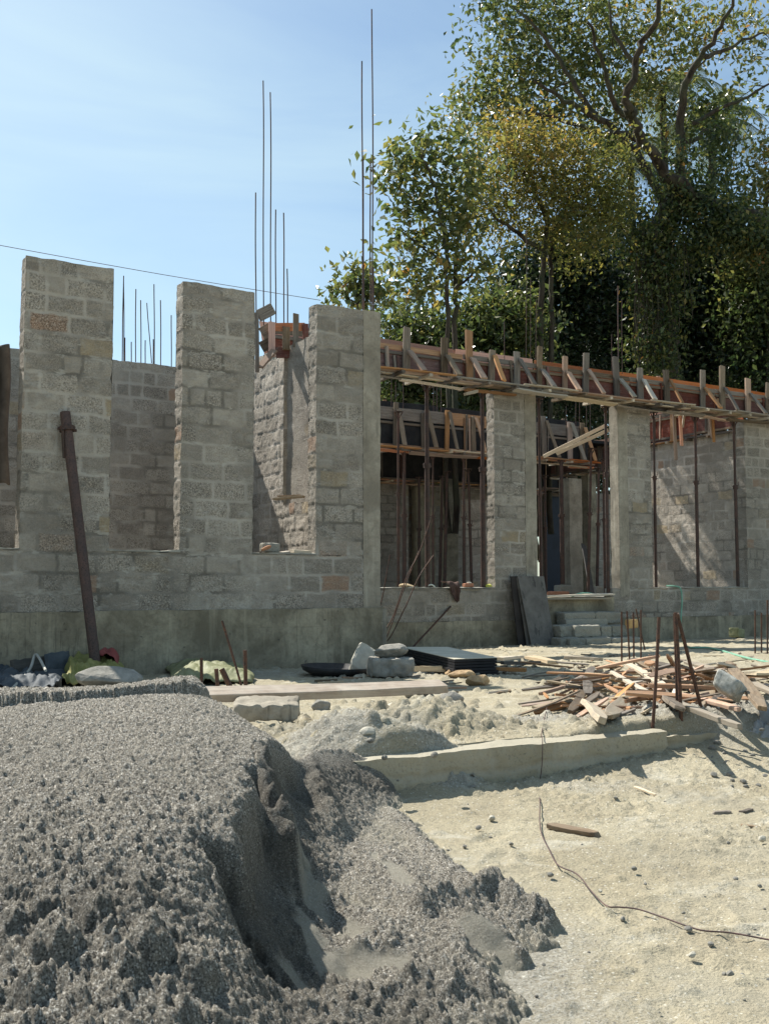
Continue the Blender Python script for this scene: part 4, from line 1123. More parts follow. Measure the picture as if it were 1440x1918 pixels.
def tube_thing(name, pts, rad, mat, label, cat, group=None, n=6, smooth_pts=True):
    P = [Vector(p) for p in pts]
    if smooth_pts and len(P) > 2:
        Q = []
        for i in range(len(P) - 1):
            p0 = P[max(i - 1, 0)]; p1 = P[i]; p2 = P[i + 1]; p3 = P[min(i + 2, len(P) - 1)]
            for k in range(8):
                t = k / 8
                Q.append(.5 * ((2 * p1) + (p2 - p0) * t + (2 * p0 - 5 * p1 + 4 * p2 - p3) * t * t + (3 * p1 - p0 - 3 * p2 + p3) * t ** 3))
        Q.append(P[-1]); P = Q
    b = MB(); b.tube(P, rad, n); return tag(b.build(name, mat), label, cat, group)
M['hose'] = m_simple('green_hose', (.16, .36, .26), (.24, .46, .34), 9, .45, .1)
h0 = on_y(1248, 1101, YB + .1); h0.z = ZW + .045
hp = [h0, on_y(1262, 1098, YB - .02), on_y(1274, 1102, YB - .08), on_y(1277, 1125, YB - .1), on_y(1275, 1160, YB - .12), on_y(1277, 1195, YB - .2)]
hp += [on_ground(1288, 1214, .02), on_ground(1325, 1217, .03), on_ground(1352, 1222, .02), on_ground(1400, 1236, .02), on_ground(1450, 1246, .02)]
tube_thing('garden_hose', hp, .016, M['hose'], 'green hose hanging over the right sill and trailing along the ground', 'hose', n=8)
tube_thing('garden_hose', [on_y(1070, 1118, YB + .1), on_y(1085, 1112, YB), on_y(1100, 1111, YB + .05), on_y(1112, 1113, YB + .1)], .016, M['hose'], 'short loop of green hose on the entry boards', 'hose', n=8)
tube_thing('hose_coil', [on_y(801, 1101, YB + .1), on_y(804, 1096, YB + .05), on_y(810, 1096, YB + .1), on_y(815, 1100, YB + .12)], .012, m_simple('white_hose', (.5, .55, .5), (.6, .64, .58), 9, .5), 'little pale loop of hose on the recess sill', 'hose', n=8)

# cloth draped over a sill
def sheet(name, nx, ny, f, mat, thick=.004, **tags):
    vs = []; 
    for i in range(nx):
        for j in range(ny): vs.append(f(i / (nx - 1), j / (ny - 1)))
    fs = [(i * ny + j, (i + 1) * ny + j, (i + 1) * ny + j + 1, i * ny + j + 1) for i in range(nx - 1) for j in range(ny - 1)]
    b = MB(); b.add(vs, fs, True); o = b.build(name, mat); m_ = o.modifiers.new('thickness', 'SOLIDIFY'); m_.thickness = thick
    return tag(o, **tags)
def nz1(x, y, s): return float(vn2(np.array([x]), np.array([y]), s)[0]) - .5
c0 = on_y(846, 1100, YB - .03)
M['brown_cloth'] = m_simple('brown_cloth', (.05, .028, .025), (.11, .065, .05), 14, .9, .5, 200, .002)
def cl(u, v):
    z = ZW + .05 - max(0, v - .35) * .42; y = YB + .12 - min(v, .35) * .5 - .02 * math.sin(u * 9)
    w_ = .26 * (1 - .75 * v * v)
    return (c0.x + (u - .5) * w_ + .09 * v, y + .03 * nz1(u * 5, v * 5, 3), z + .05 * nz1(u * 6, v * 4, 5) + (.05 if v < .3 else 0))
sheet('rag', 16, 16, cl, M['brown_cloth'], label='dark brown rag draped over the recess sill', cat='rag')
# brown sacking in the far left opening
M['sacking'] = m_simple('brown_sacking', (.075, .06, .05), (.14, .115, .095), 6, .95, .6, 150, .003)
def sk(u, v):
    p = on_y(-30 + 45 * u + 3 * math.sin(v * 7), 645 + 260 * v + 8 * nz1(u * 4, v * 2, 4), YA + .45); return (p.x, p.y + .05 * math.sin(u * 13) + .05 * nz1(u * 6, v * 3, 8), p.z)
sheet('sacking', 20, 30, sk, M['sacking'], .02, label='brown sacking hanging in the opening at the far left', cat='sacking')

# ------------------------------------------------------------------ leaning pipe, sheets, rods
pb = on_ground(183, 1252); pb_y = on_y(183, 1245, YA - .55); pt_ = on_y(122, 772, YA - .05)
pipe = thing('rusty_pipe', 'brown steel pipe with a collar leaning on the left pier', 'pipe', pb_y)
pb_y.z = -.02
b = MB(); b.tube([pb_y, pt_], .055, 14); b.build('tube', M['pipe'], pipe)
q = pb_y.lerp(pt_, .935); dv = (pt_ - pb_y).normalized(); b = MB(); b.tube([q - dv * .025, q + dv * .025], .085, 14); b.tube([q - Vector((.1, 0, 0)), q + Vector((.1, 0, -.01))], .016, 8); b.build('collar', M['prop'], pipe)
b = MB(); b.tube([q + Vector((-.055, -.04, -.02)), q + Vector((-.03, -.03, -.32)) ], .018, 6); b.build('handle', M['prop'], pipe)

YL = YB - .45
def lean_board(px0b, px1b, pyb, px0t, px1t, pyt, Yb, Yt, mat, label, t=.02):
    a = on_y(px0b, pyb, Yb); b_ = on_y(px1b, pyb, Yb); c = on_y(px1t, pyt, Yt); d_ = on_y(px0t, pyt, Yt)
    n_ = (b_ - a).cross(d_ - a).normalized() * t
    m_ = MB(); vs = [a, b_, c, d_] + [p + n_ for p in (a, b_, c, d_)]
    m_.add(vs, [(0, 1, 2, 3), (7, 6, 5, 4), (0, 4, 5, 1), (1, 5, 6, 2), (2, 6, 7, 3), (3, 7, 4, 0)])
    o = m_.build('leaning_sheet', mat); return tag(o, label, 'plywood sheet', 'plywood sheets leaning at the entry')
def m_sheetmat(name, c1, c2):
    m = Mat(name, .8, spec=.3); p = m.pos(); n = m.noise(p, 4, 6, .65, .4); n2 = m.noise(m.pos((1, 1, .3)), 12, 4, .6)
    b = m.mix(m.mr(n, .3, .7), c1, c2); b = m.mix(m.mr(n2, .58, .66, 0, .6), b, (.03, .028, .026)); m.col(b); m.bump(n, .3, .004); return m.m
M['sheet_grey'] = m_sheetmat('worn_sheet', (.10, .09, .08), (.19, .175, .155)); M['sheet_dark'] = m_sheetmat('dark_sheet', (.022, .018, .016), (.05, .04, .035))
lean_board(972, 1008, 1238, 955, 975, 1080, YL + .05, YB - .10, M['sheet_dark'], 'dark brown plywood sheet leaning left behind the worn grey one')
lean_board(1000, 1043, 1239, 968, 1017, 1080, YL - .12, YB - .14, M['sheet_grey'], 'worn grey plywood sheet with a black stain leaning beside the steps')
lean_board(990, 1004, 1238, 966, 974, 1082, YL - .03, YB - .12, M['sheet_grey'], 'narrow grey edge strip between the two leaning sheets')

rg = 'bent bars sticking out beside the corner column'
for i, (p, lab) in enumerate((([(722, 1180), (738, 1150), (762, 1080), (785, 1035), (806, 975)], 'longest'), ([(722, 1200), (735, 1165), (756, 1105), (784, 1032)], 'second'), ([(720, 1205), (733, 1190), (760, 1135), (785, 1080), (812, 1040)], 'lowest bent'), ([(712, 1135), (718, 1110), (724, 1075), (730, 1040)], 'short upright'))):
    Y = [14.0, 14.2, 13.6, 14.4][i]
    tube_thing('bent_rebar', [on_y(a, b_, Y) for a, b_ in p], .009, M['rust'], lab + ' bar of the bunch slanting up beside the corner column', 'rebar', rg)
for i, (a, b_, nm) in enumerate((((752, 1213), (824, 1136), 'left thinner'), ((768, 1218), (844, 1136), 'right thicker'))):
    g = on_ground(*a); tube_thing('steel_rod', [g, on_y(b_[0], b_[1], g.y + .35)], .012 + .004 * i, M['rust'], nm + ' rod standing slanted behind the grey stone block', 'rod', 'rods slanting behind the stone block')
b = MB(); p = on_y(718, 1140, YA + .0); b.tube([(p.x, p.y + .0, -.1), (p.x, p.y, p.z)], .045, 12); tag(b.build('concrete_stub', M['column']), 'round concrete filled pipe stub at the foot of the corner column', 'post')

# stakes in the ground
def stake(a, b_, label, group, rad=.011, lean_d=0.0, name='rebar_stake'):
    g = on_ground(*a); r, d = to_rd(g); t = at_d(b_[0], b_[1], d + lean_d)
    g2 = g + (g - t).normalized() * .12
    return tube_thing(name, [g2, g.lerp(t, .5) + Vector((.004, 0, 0)), t], rad, M['rust'], label, 'rebar', group)
G1 = 'rebar stakes behind the sand heap'
stake((376, 1310), (377, 1233), 'thin upright stake farthest left above the sand crest', G1, .014)
stake((408, 1325), (405, 1253), 'short stake second from the left above the sand crest', G1, .016)
stake((455, 1343), (415, 1253), 'thick ribbed stake leaning left over the heap edge', G1, .02)
stake((459, 1345), (459, 1218), 'tall upright stake at the right end of the heap', G1, .014)
stake((470, 1350), (416, 1163), 'thin long bar leaning left across the other stakes', G1, .008)
G2 = 'rebar stakes standing in the kerb'
def kstake(a, b_, label, rad=.012, Y=KY + .12):
    p0 = on_y(*a, Y); p1 = on_y(*b_, Y); p0.z -= .1
    tube_thing('rebar_stake', [p0, p0.lerp(p1, .5) + Vector((.004, 0, 0)), p1], rad, M['rust'], label, 'rebar', G2)
kstake((1221, 1340), (1234, 1156), 'stake with a hooked top standing left in the kerb wall', .0115)
kstake((1277, 1368), (1265, 1147), 'upright tall stake at the end of the kerb wall', .0125, KY + .14)
kstake((1268, 1350), (1263, 1150), 'second upright stake close behind the tall one', .0105, KY + .22)
kstake((1330, 1370), (1268, 1150), 'stake leaning left from the end block of the kerb', .0125, KY + .16)
G3 = 'bars standing before the rough steps'
for a, b_, nm in (((1164, 1245), (1164, 1146), 'leftmost thin'), ((1180, 1245), (1174, 1145), 'second'), ((1187, 1245), (1186, 1147), 'thick third'), ((1210, 1218), (1191, 1141), 'leaning fourth'), ((1200, 1235), (1200, 1143), 'rightmost')):
    g = on_ground(*a); tube_thing('rebar_stake', [g - Vector((0, 0, .1)), on_y(b_[0], b_[1], g.y)], .012, M['rust'], nm + ' bar of those standing before the rough steps', 'rebar', G3)
for px, t, nm in ((1414, 1143, 'left thin'), (1426, 1148, 'middle thin'), (1437, 1124, 'right thick')):
    g = on_ground(px, 1225); tube_thing('rebar_stake', [g, on_y(px, t, g.y)], .012, M['rust'], nm + ' bar standing at the right edge before the plinth', 'rebar', 'bars at the right edge')
for px, top, bot, nm in ((985, 430, 700, 'left'), (993, 520, 700, 'middle'), (1003, 560, 700, 'right')):
    bar(px, bot, px + 1, top, YB + 2.0, .007, house)
for px, top, bot, wd in ((1146, 625, 700, .007), (1158, 535, 700, .013), (1165, 560, 700, .007), (945, 600, 690, .007)):
    bar(px, bot, px - 1, top, YB + .1, wd, house)
for px, top, bot in ((733, 700, 765), (741, 715, 765), (755, 710, 765), (812, 720, 775), (818, 715, 775), (826, 722, 775), (1078, 752, 800), (1085, 745, 800), (1060, 760, 800), (1105, 750, 820), (1098, 740, 820)):
    bar(px, bot, px, top, 19.7, .009, house)

# ------------------------------------------------------------------ clutter at the foot of the left wall
M['sack_y'] = m_simple('yellow_green_sack', (.17, .17, .045), (.30, .28, .11), 7, .7, .6, 40, .01)
M['sack_g'] = m_simple('greenish_sack', (.15, .155, .07), (.26, .265, .15), 7, .6, .6, 40, .01)
M['sack_r'] = m_simple('red_print', (.24, .05, .05), (.35, .09, .08), 9, .7, .5)
M['blue_sheet'] = m_simple('blue_grey_sheet', (.045, .055, .065), (.10, .115, .13), 6, .7, .5, 40, .008)
M['rubber'] = m_simple('black_rubber', (.012, .012, .014), (.035, .034, .034), 12, .55, .3)
M['white_wrap'] = m_simple('white_cloth', (.36, .35, .31), (.5, .48, .43), 8, .7, .5, 30, .01)
def heap_sheet(name, pxs, h, mat, seed, label, cat, fold=.05, n=44, parent=None, lift=0.02):
    """crumpled sack lying on the ground inside the four ground points pxs"""
    P = [on_ground(*p) for p in pxs]
    def f(u, v):
        p = P[0].lerp(P[1], u).lerp(P[3].lerp(P[2], u), v)
        e = min(u, 1 - u, v, 1 - v) * 4; e = min(1, e)
        z = ground_at(p.x, p.y) + lift + h * (e ** .6) * (.65 + .7 * (nz1(u * 2.5, v * 2.5, seed) + .2)) + fold * abs(nz1(u * 6 + v * 3, v * 7, seed + 2)) + fold * .45 * abs(nz1(u * 15 - v * 6, v * 16, seed + 7))
        return (p.x + .12 * nz1(v * 4, u * 4, seed + 4), p.y + .12 * nz1(u * 4, v * 4, seed + 5), z)
    return sheet(name, n, n, f, mat, .006, label=label, cat=cat)
s1 = heap_sheet('cement_sack', [(110, 1290), (228, 1290), (225, 1262), (140, 1262)], .22, M['sack_y'], 3, 'crumpled yellow green sack with red print behind the pipe foot', 'sack', .16, 60)
P1 = [on_ground(165, 1272), on_ground(218, 1275), on_ground(222, 1262), on_ground(185, 1258)]
def rp(u, v):
    p = P1[0].lerp(P1[1], u).lerp(P1[3].lerp(P1[2], u), v); return (p.x, p.y - .05, .10 + .18 * math.sin(min(u, 1 - u) * 3.1 + .3) * (1 - .5 * abs(v - .5)) + .06 * nz1(u * 7, v * 7, 2))
rpo = sheet('red_print', 16, 16, rp, M['sack_r'], .004); put(rpo, s1)
heap_sheet('plastic_sack', [(305, 1288), (470, 1282), (455, 1258), (315, 1256)], .12, M['sack_g'], 13, 'flat greenish plastic sack lying at the wall foot behind the heap', 'sack', .10, 60)
heap_sheet('tarpaulin', [(-60, 1300), (125, 1296), (130, 1268), (-40, 1270)], .07, M['blue_sheet'], 23, 'crumpled dark blue grey tarpaulin at the lower left wall foot', 'tarpaulin', .18, 60)
plank('old_board', on_y(22, 1262, YA - .35), on_y(90, 1252, YA - .3), .26, .04, M['grey_ply'], None, (0, -1, .1), label='dark board standing on edge at the wall foot at far left', cat='board')
plank('slate_sheet', on_y(88, 1255, YA - .4), on_y(133, 1250, YA - .35), .34, .03, M['blue_sheet'], None, (0, -1, .3), label='blue grey slab leaning beside the dark board', cat='slab')
tube_thing('white_strap', [on_ground(25, 1298, .05), on_ground(55, 1285, .16), on_ground(66, 1278, .28), on_ground(85, 1288, .16)], .014, M['white_wrap'], 'white strap looped over the tarpaulin at the left', 'strap')
p = on_ground(210, 1300); stone('field_stone', (p.x, p.y + .1, .12), (.52, .36, .20), 'big flat grey stone at the foot of the leaning pipe', 'stone', M['stone'], seed=21, rot=(0, .1, -.4))
p = on_ground(650, 1268)
pan = MB(); prof = [(0.0, .02), (.24, .02), (.33, .06), (.37, .10), (.385, .10), (.36, .05), (.26, -.0), (0, -.0)]
N = 28
vs = []; fs = []
for i, (a, z) in enumerate(prof):
    for k in range(N):
        an = 6.283 * k / N; vs.append((a * math.cos(an), a * math.sin(an), z))
for i in range(len(prof) - 1):
    for k in range(N): fs.append((i * N + k, i * N + (k + 1) % N, (i + 1) * N + (k + 1) % N, (i + 1) * N + k))
pan.add(vs, fs, True); po = pan.build('rubber_basin', M['rubber']); po.location = (p.x, p.y + .25, -.02); po.rotation_euler = (.03, .03, 0); tag(po, 'round black rubber mortar basin lying before the wall', 'basin')
p = on_ground(712, 1266); stone('white_boulder', (p.x - .02, p.y + .30, .12), (.36, .30, .38), 'whitish angular boulder leaning against the grey block at the corner', 'boulder', M['white_stone'], seed=33, rot=(.2, .5, .3))
p = on_ground(748, 1272); loose_block('stone_block', (p.x, p.y + .18, .10), (0, 0, -.35), (.44, .32, .19), 'dark grey stone block in front of the black sheets', 'stone block', mat=M['stone'], rough=.016)
stone('grey_stone', (p.x + .02, p.y + .22, .27), (.36, .28, .15), 'flat grey stone lying on top of the stone block', 'stone', M['stone'], seed=44)

# black sheets stack
st = thing('sheet_stack', 'stack of black film faced sheets with a pale top', 'sheet stack', on_ground(850, 1262))
M['film'] = m_simple('black_film', (.010, .010, .013), (.022, .022, .026), 5, .55, .1); M['film_top'] = m_simple('pale_top', (.46, .43, .34), (.62, .58, .48), 3, .85, .2)
zt_ = .17
c = [on_z(750, 1213, zt_), on_z(838, 1213, zt_), on_z(931, 1233, zt_), on_z(851, 1236, zt_)]
rr_ = random.Random(5)
for i in range(6):
    z1 = zt_ - i * .032; z0 = z1 - .026 - (.0 if i < 5 else .03)
    dx, dy = rr_.uniform(-.02, .02), rr_.uniform(-.03, .02)
    b = MB(); vs = [(q.x + dx, q.y + dy, z0) for q in c] + [(q.x + dx, q.y + dy, z1) for q in c]
    b.add(vs, [(3, 2, 1, 0), (0, 1, 5, 4), (1, 2, 6, 5), (2, 3, 7, 6), (3, 0, 4, 7), (4, 5, 6, 7)]); b.build('sheet', M['film'], st)
b = MB(); vs = [(q.x, q.y, zt_ + .002) for q in c] + [(q.x, q.y, zt_ + .008) for q in c]; b.add(vs, [(3, 2, 1, 0), (0, 1, 5, 4), (1, 2, 6, 5), (2, 3, 7, 6), (3, 0, 4, 7), (4, 5, 6, 7)]); b.build('top_sheet', M['film_top'], st)  # thin top sheet in a pale colour over the black ones
p = on_ground(800, 1268); plank('split_log', on_ground(775, 1262, .05), on_ground(838, 1262, .05), .08, .06, W_PALE, None, label='short split timber lying before the black sheets', cat='timber')
for i, (a, b_, w_, mt, nm) in enumerate((((931, 1243), (968, 1239), .2, W_PALE, 'pale board right of the black sheets'), ((992, 1240), (1035, 1249), .14, W_PALE, 'pale tapered board before the leaning sheets'), ((940, 1252), (1010, 1250), .1, W_OLD, 'brown lath before the pale boards'), ((1060, 1240), (1125, 1243), .12, W_PALE, 'flat board at the foot of the rough steps'), ((900, 1262), (985, 1264), .07, W_WARM, 'thin warm lath lying in front of the boards'))):
    plank('loose_board', on_ground(a[0], a[1], .06), on_ground(b_[0], b_[1], .05), w_, .04, mt, None, label=nm, cat='board', group='loose boards in front of the entry')
for i, (x_, y_, sx, sy, sz, nm) in enumerate(((862, 1270, .3, .2, .1, 'tan crumpled bag beside the black sheets'), (895, 1283, .26, .16, .12, 'dark tan crumpled bag on the sunny ground'), (845, 1266, .16, .12, .08, 'small brown lump near the stack'))):
    p = on_ground(x_, y_); stone('paper_bag', (p.x, p.y, p.z + sz * .35), (sx, sy, sz), nm, 'bag', m_simple('kraft_paper', (.34, .22, .12), (.5, .36, .2), 14, .85, .8, 30, .02), 'crumpled paper bags', seed=60 + i)

# the long plank on its stones
lp0 = on_z(378, 1300, .17); lp1 = on_z(829, 1285, .26)
lp0 = at_d(378, 1302, 6.35); lp1 = at_d(829, 1285, 7.3)
M['beam'] = m_wood('stained_beam', (0.24, 0.17, 0.115), (0.44, 0.34, 0.24), (0.50, 0.42, 0.32))
plank('long_plank', lp0, lp1, .13, .055, M['beam'], None, (0, -.3, 1), .6, n=14, label='long pale timber beam lying across stones behind the sand heap', cat='timber beam')
p = at_d(500, 1328, 6.3); loose_block('concrete_slab', (p.x, p.y, p.z - .0), (0.1, 0, -.5), (.38, .28, .10), 'rounded concrete slab under the left end of the long beam', 'slab', mat=M['column'], rough=.014)
p = lp1.lerp(lp0, .1); stone('field_stone', (p.x, p.y, p.z - .15), (.22, .2, .22), 'stone under the right end of the long beam', 'stone', M['stone'], seed=71)
for i, (px, py, s_, nm) in enumerate(((737, 1338, .17, 'round pale stone on top of the soil mound'), (772, 1308, .10, 'grey stone near the right end of the long beam'), (880, 1365, .12, 'dark stone at the right foot of the soil mound'), (845, 1322, .16, 'flat dark clod behind the soil mound'), (690, 1385, .07, 'small stone in the trench before the mound'), (600, 1330, .11, 'pale clod left of the soil mound'))):
    p = on_ground(px, py, .03)
    q_ = p
    if i == 0: q_ = at_d(737, 1336, to_rd(rdp := on_ground(737, 1362))[1] if False else to_rd(on_ground(737, 1362))[1])
    stone('clod', q_, (s_ * 1.3, s_, s_ * .8), nm, 'stone', M['stone'] if i % 2 else M['white_stone'], 'stones on the soil mound', seed=80 + i)

# ------------------------------------------------------------------ scrap timber heap
GS = 'scrap timber heap behind the kerb'
sr = random.Random(17)
def heap_z(p):
    """how high the scrap already lies there"""
    r, d = to_rd(p); a, b_ = to_rd(on_ground(1250, 1305)); q = ((r - a) / .95) ** 2 + ((d - b_) / .75) ** 2
    return .30 * math.exp(-q * 1.1)
big = [  # px,py ends, lift, width, thick, material, label
 ((1090, 1315), (1132, 1352), .10, .11, .045, W_PALE, 'short pale board left of the crossed pair nearest the kerb'),
 ((1192, 1292), (1138, 1340), .12, .12, .04, W_PALE, 'short pale board right of the crossed pair nearest the kerb'),
 ((1205, 1252), (1275, 1328), .22, .13, .03, W_OLD, 'wide weathered board sloping towards the kerb stakes'),
 ((1375, 1243), (1412, 1325), .30, .12, .03, W_OLD, 'ragged grey brown board standing out at the right end of the heap'),
 ((1100, 1262), (1010, 1300), .14, .07, .03, W_WARM, 'curved brown board at the left top of the heap'),
 ((1200, 1255), (1440, 1268), .26, .05, .04, W_WARM, 'long straight lath across the top of the heap'),
 ((1220, 1285), (1400, 1297), .28, .08, .03, W_WARM, 'brown board lying level over the middle of the heap'),
 ((1270, 1300), (1380, 1330), .16, .06, .03, W_WARM, 'orange brown board pointing at the right corner'),
 ((1270, 1318), (1386, 1362), .10, .05, .04, W_PALE, 'long pale lath pointing down right from the stakes'),
 ((1180, 1235), (1330, 1262), .18, .14, .03, W_OLD, 'broad grey board at the back of the heap'),
 ((1290, 1240), (1440, 1300), .24, .09, .03, W_PALE, 'pale board slanting to the right frame edge'),
 ((1330, 1305), (1440, 1285), .2, .08, .03, W_WARM, 'warm board rising to the right edge'),
 ((1060, 1332), (1100, 1290), .10, .08, .03, W_OLD, 'dark board leaning left of the crossed pair'),
 ((1115, 1250), (1095, 1300), .2, .1, .02, W_OLD, 'bent veneer strip arching over the left of the heap'),
 ((1170, 1243), (1250, 1290), .3, .09, .03, W_PALE, 'bright board sloping behind the leftmost kerb stake'),
 ((1400, 1262), (1470, 1250), .28, .2, .02, W_PALE, 'wide pale sheet of veneer at the right frame edge'),
]
for a, b_, lf, w_, t_, mt, nm in big:
    pa, pb2 = on_ground(*a), on_ground(*b_)
    pa.z += lf * sr.uniform(.7, 1.0); pb2.z += lf * sr.uniform(.3, .7)
    # keep the wanted spot in the view: re-aim at the lifted height
    pa = on_z(a[0], a[1], pa.z); pb2 = on_z(b_[0], b_[1], pb2.z)
    plank('scrap_board', pa, pb2, w_ * .78, t_ * .85, mt, None, (sr.uniform(-.3, .3), sr.uniform(-.5, 0), 1), 1.2, True, label=nm, cat='scrap board', group=GS)
_zones = [(1060, 'left fringe of the scrap heap'), (1120, 'scrap heap by the crossed pale pair'), (1180, 'scrap heap before the rough steps'), (1225, 'scrap heap left of the hooked stake'), (1265, 'scrap heap between the kerb stakes'), (1310, 'scrap heap right of the tall stakes'), (1360, 'scrap heap beside the speckled lump'), (9999, 'right end of the scrap heap')]
def scrap_label(px, py, L, mt):
    z = next(n for lim, n in _zones if px < lim)
    a = 'long' if L > .6 else 'medium' if L > .32 else 'short' if L > .2 else 'tiny'
    c = {W_OLD: 'grey brown', W_WARM: 'orange brown', W_PALE: 'pale'}[mt]
    r = 'back' if py < 1278 else 'upper' if py < 1298 else 'middle' if py < 1318 else 'front'
    return f'{a} {c} splinter in the {r} row, {z}'
for i in range(270):
    t = sr.random()
    px = sr.gauss(1250, 95) if t < .7 else sr.uniform(1000, 1440); py = sr.gauss(1300, 22) if t < .7 else sr.uniform(1245, 1345)
    if px < 985 or px > 1520 or py < 1235 or py > 1352: continue
    p = on_ground(px, py); an = sr.gauss(.35, .55) + (math.pi if sr.random() < .5 else 0); L = sr.uniform(.25, .95) if sr.random() < .6 else sr.uniform(.1, .3)
    z = heap_z(p) * sr.random() + .03
    dv = Vector((math.cos(an) * L / 2, math.sin(an) * L / 2, sr.uniform(-.10, .12) * L)) 
    c_ = Vector((p.x, p.y, p.z + z))
    a, b_ = c_ - dv, c_ + dv
    a.z = max(a.z, ground_at(a.x, a.y) + .015); b_.z = max(b_.z, ground_at(b_.x, b_.y) + .015)
    if min(a.y, b_.y) < KY + .22: continue
    mt_ = sr.choice([W_OLD, W_OLD, W_WARM, W_PALE, W_WARM])
    plank('scrap_board', a, b_, sr.uniform(.018, .06), sr.uniform(.008, .025), mt_, None, (sr.uniform(-.6, .6), sr.uniform(-.6, .6), 1), 1.3, True, 5,
          label=scrap_label(px, py, L, mt_), cat='scrap board', group=GS)
p = on_z(1365, 1282, .34); loose_block('plaster_lump', (p.x, p.y, .33), (.5, .3, .5), (.20, .15, .11), 'speckled whitish plaster lump on the scrap timber', 'plaster lump', mat=m_simple('terrazzo', (.25, .25, .22), (.5, .49, .44), 40, .9, .5), rough=.01)
p = on_z(1198, 1245, .25); stone('white_rag', (p.x, p.y, .22), (.12, .1, .1), 'small white crumpled rag at the back of the scrap heap', 'rag', M['white_wrap'], seed=92)
p = on_ground(1305, 1210); loose_block('concrete_block', (on_y(1380, 1205, 13.9).x, 13.9, .04), (0, .1, .3), (.3, .2, .18), 'mossy block lying near the plinth at the right', 'block', mat=M['sack_g'])
def pb_(u, v):
    P = [on_ground(1395, 1398), on_ground(1475, 1402), on_ground(1470, 1358), on_ground(1405, 1356)]
    p = P[0].lerp(P[1], u).lerp(P[3].lerp(P[2], u), v); e = min(1, min(u, 1 - u, v, 1 - v) * 5)
    return (p.x + .05 * nz1(v * 5, u * 5, 3), p.y + .05 * nz1(v * 5, u * 5, 4), p.z + .01 + .14 * e * (.6 + nz1(u * 4, v * 4, 6)) + .06 * abs(nz1(u * 11, v * 9, 7)))
sheet('plastic_bag', 34, 34, pb_, m_simple('grey_plastic', (.22, .22, .21), (.40, .40, .39), 6, .25, .4, 30, .01), .003, label='crumpled translucent grey plastic bag at the right edge beyond the kerb', cat='plastic bag')

# ------------------------------------------------------------------ foreground bits
M['wire'] = m_simple('wire', (.06, .045, .045), (.14, .08, .07), 40, .6, .1); M['wire_pale'] = m_simple('string', (.5, .47, .42), (.6, .56, .5), 30, .7, .1)
wp = [(1011, 1507), (1012, 1560), (1030, 1602), (1045, 1628), (1075, 1642), (1090, 1655), (1105, 1675), (1135, 1705), (1160, 1708), (1195, 1712), (1240, 1727), (1290, 1745), (1320, 1753), (1370, 1757), (1450, 1772)]
kt = on_y(1013, 1386, KY + .005); kt2 = on_y(1014, 1378, KY + .17)
wire = [on_ground(1024, 1340, .05), kt2 + Vector((0, 0, .01)), kt + Vector((0, -.012, .008)), on_y(1015, 1430, KY - .03), on_y(1009, 1480, KY - .05)] + [on_ground(a, b_, .014) for a, b_ in wp]
tube_thing('loose_wire', wire, .0026, M['wire'], 'thin dark red wire hanging over the kerb and snaking across the dirt', 'wire')
b = MB(); aa = on_y(-60, 448, YA + .1); bb = on_y(600, 562, YA + .1)
tube_thing('line_string', [aa, on_y(300, 513, YA + .1), bb], .0035, M['wire'], 'thin mason line stretched over the tops of the left piers', 'string')
plank('wood_splinter', on_ground(1030, 1553, .015), on_ground(1120, 1571, .015), .045, .02, W_OLD, None, (0, 0, 1), 1.5, True, label='dark splinter of wood lying in the middle of the dirt', cat='splinter', group='splinters on the dirt')
plank('wood_splinter', on_ground(1188, 1478, .01), on_ground(1228, 1494, .01), .015, .01, W_PALE, None, (0, 0, 1), 1.5, True, label='thin pale stick lying on the grey patch below the kerb', cat='splinter', group='splinters on the dirt')
for a, b_, nm in (((1335, 1528), (1370, 1526), 'upper left'), ((1388, 1527), (1408, 1521), 'upper right'), ((1390, 1552), (1425, 1556), 'lower')):
    plank('wood_splinter', on_ground(*a, .01), on_ground(*b_, .01), .03, .015, W_OLD, None, (0, 0, 1), 1.5, True, label=nm + ' of the three dark chips near the right edge', cat='splinter', group='splinters on the dirt')
peb = [(896, 1557, .045, 'dark squared'), (921, 1540, .06, 'flat pale'), (957, 1586, .035, 'small dark'), (1188, 1633, .038, 'upright dark'), (1166, 1728, .036, 'round brown'), (1289, 1748, .04, 'brownish by the wire'), (1297, 1797, .04, 'pale'), (1331, 1777, .04, 'pointed grey'), (870, 1590, .03, 'tiny'), (1030, 1645, .04, 'rough grey'),
       (1124, 1674, .028, 'pale brown'), (1378, 1652, .035, 'grey'), (1423, 1665, .03, 'dark'), (1368, 1833, .04, 'dark lump in the cluster'), (1356, 1830, .025, 'small in the cluster'), (1390, 1834, .03, 'right one of the cluster'), (1364, 1583, .03, 'dull'), (1153, 1499, .04, 'rough brown'), (1000, 1707, .04, 'tan'), (1428, 1580, .06, 'pale flat'), (1208, 1660, .025, 'grey dot'), (1280, 1714, .02, 'tiny dark')]
for i, (px, py, s_, nm) in enumerate(peb):
    p = on_ground(px, py, s_ * .3)
    stone('pebble', p, (s_ * .62, s_ * .5, s_ * .42), f'{nm} pebble on the pale dirt ' + ('left of the wire' if px < 1010 + (py - 1500) * .5 else 'right of the wire'), 'pebble', M['small_stone'] if 'pale' not in nm else M['white_stone'], 'pebbles on the dirt', seed=200 + i, rot=(0, 0, i), res=2)
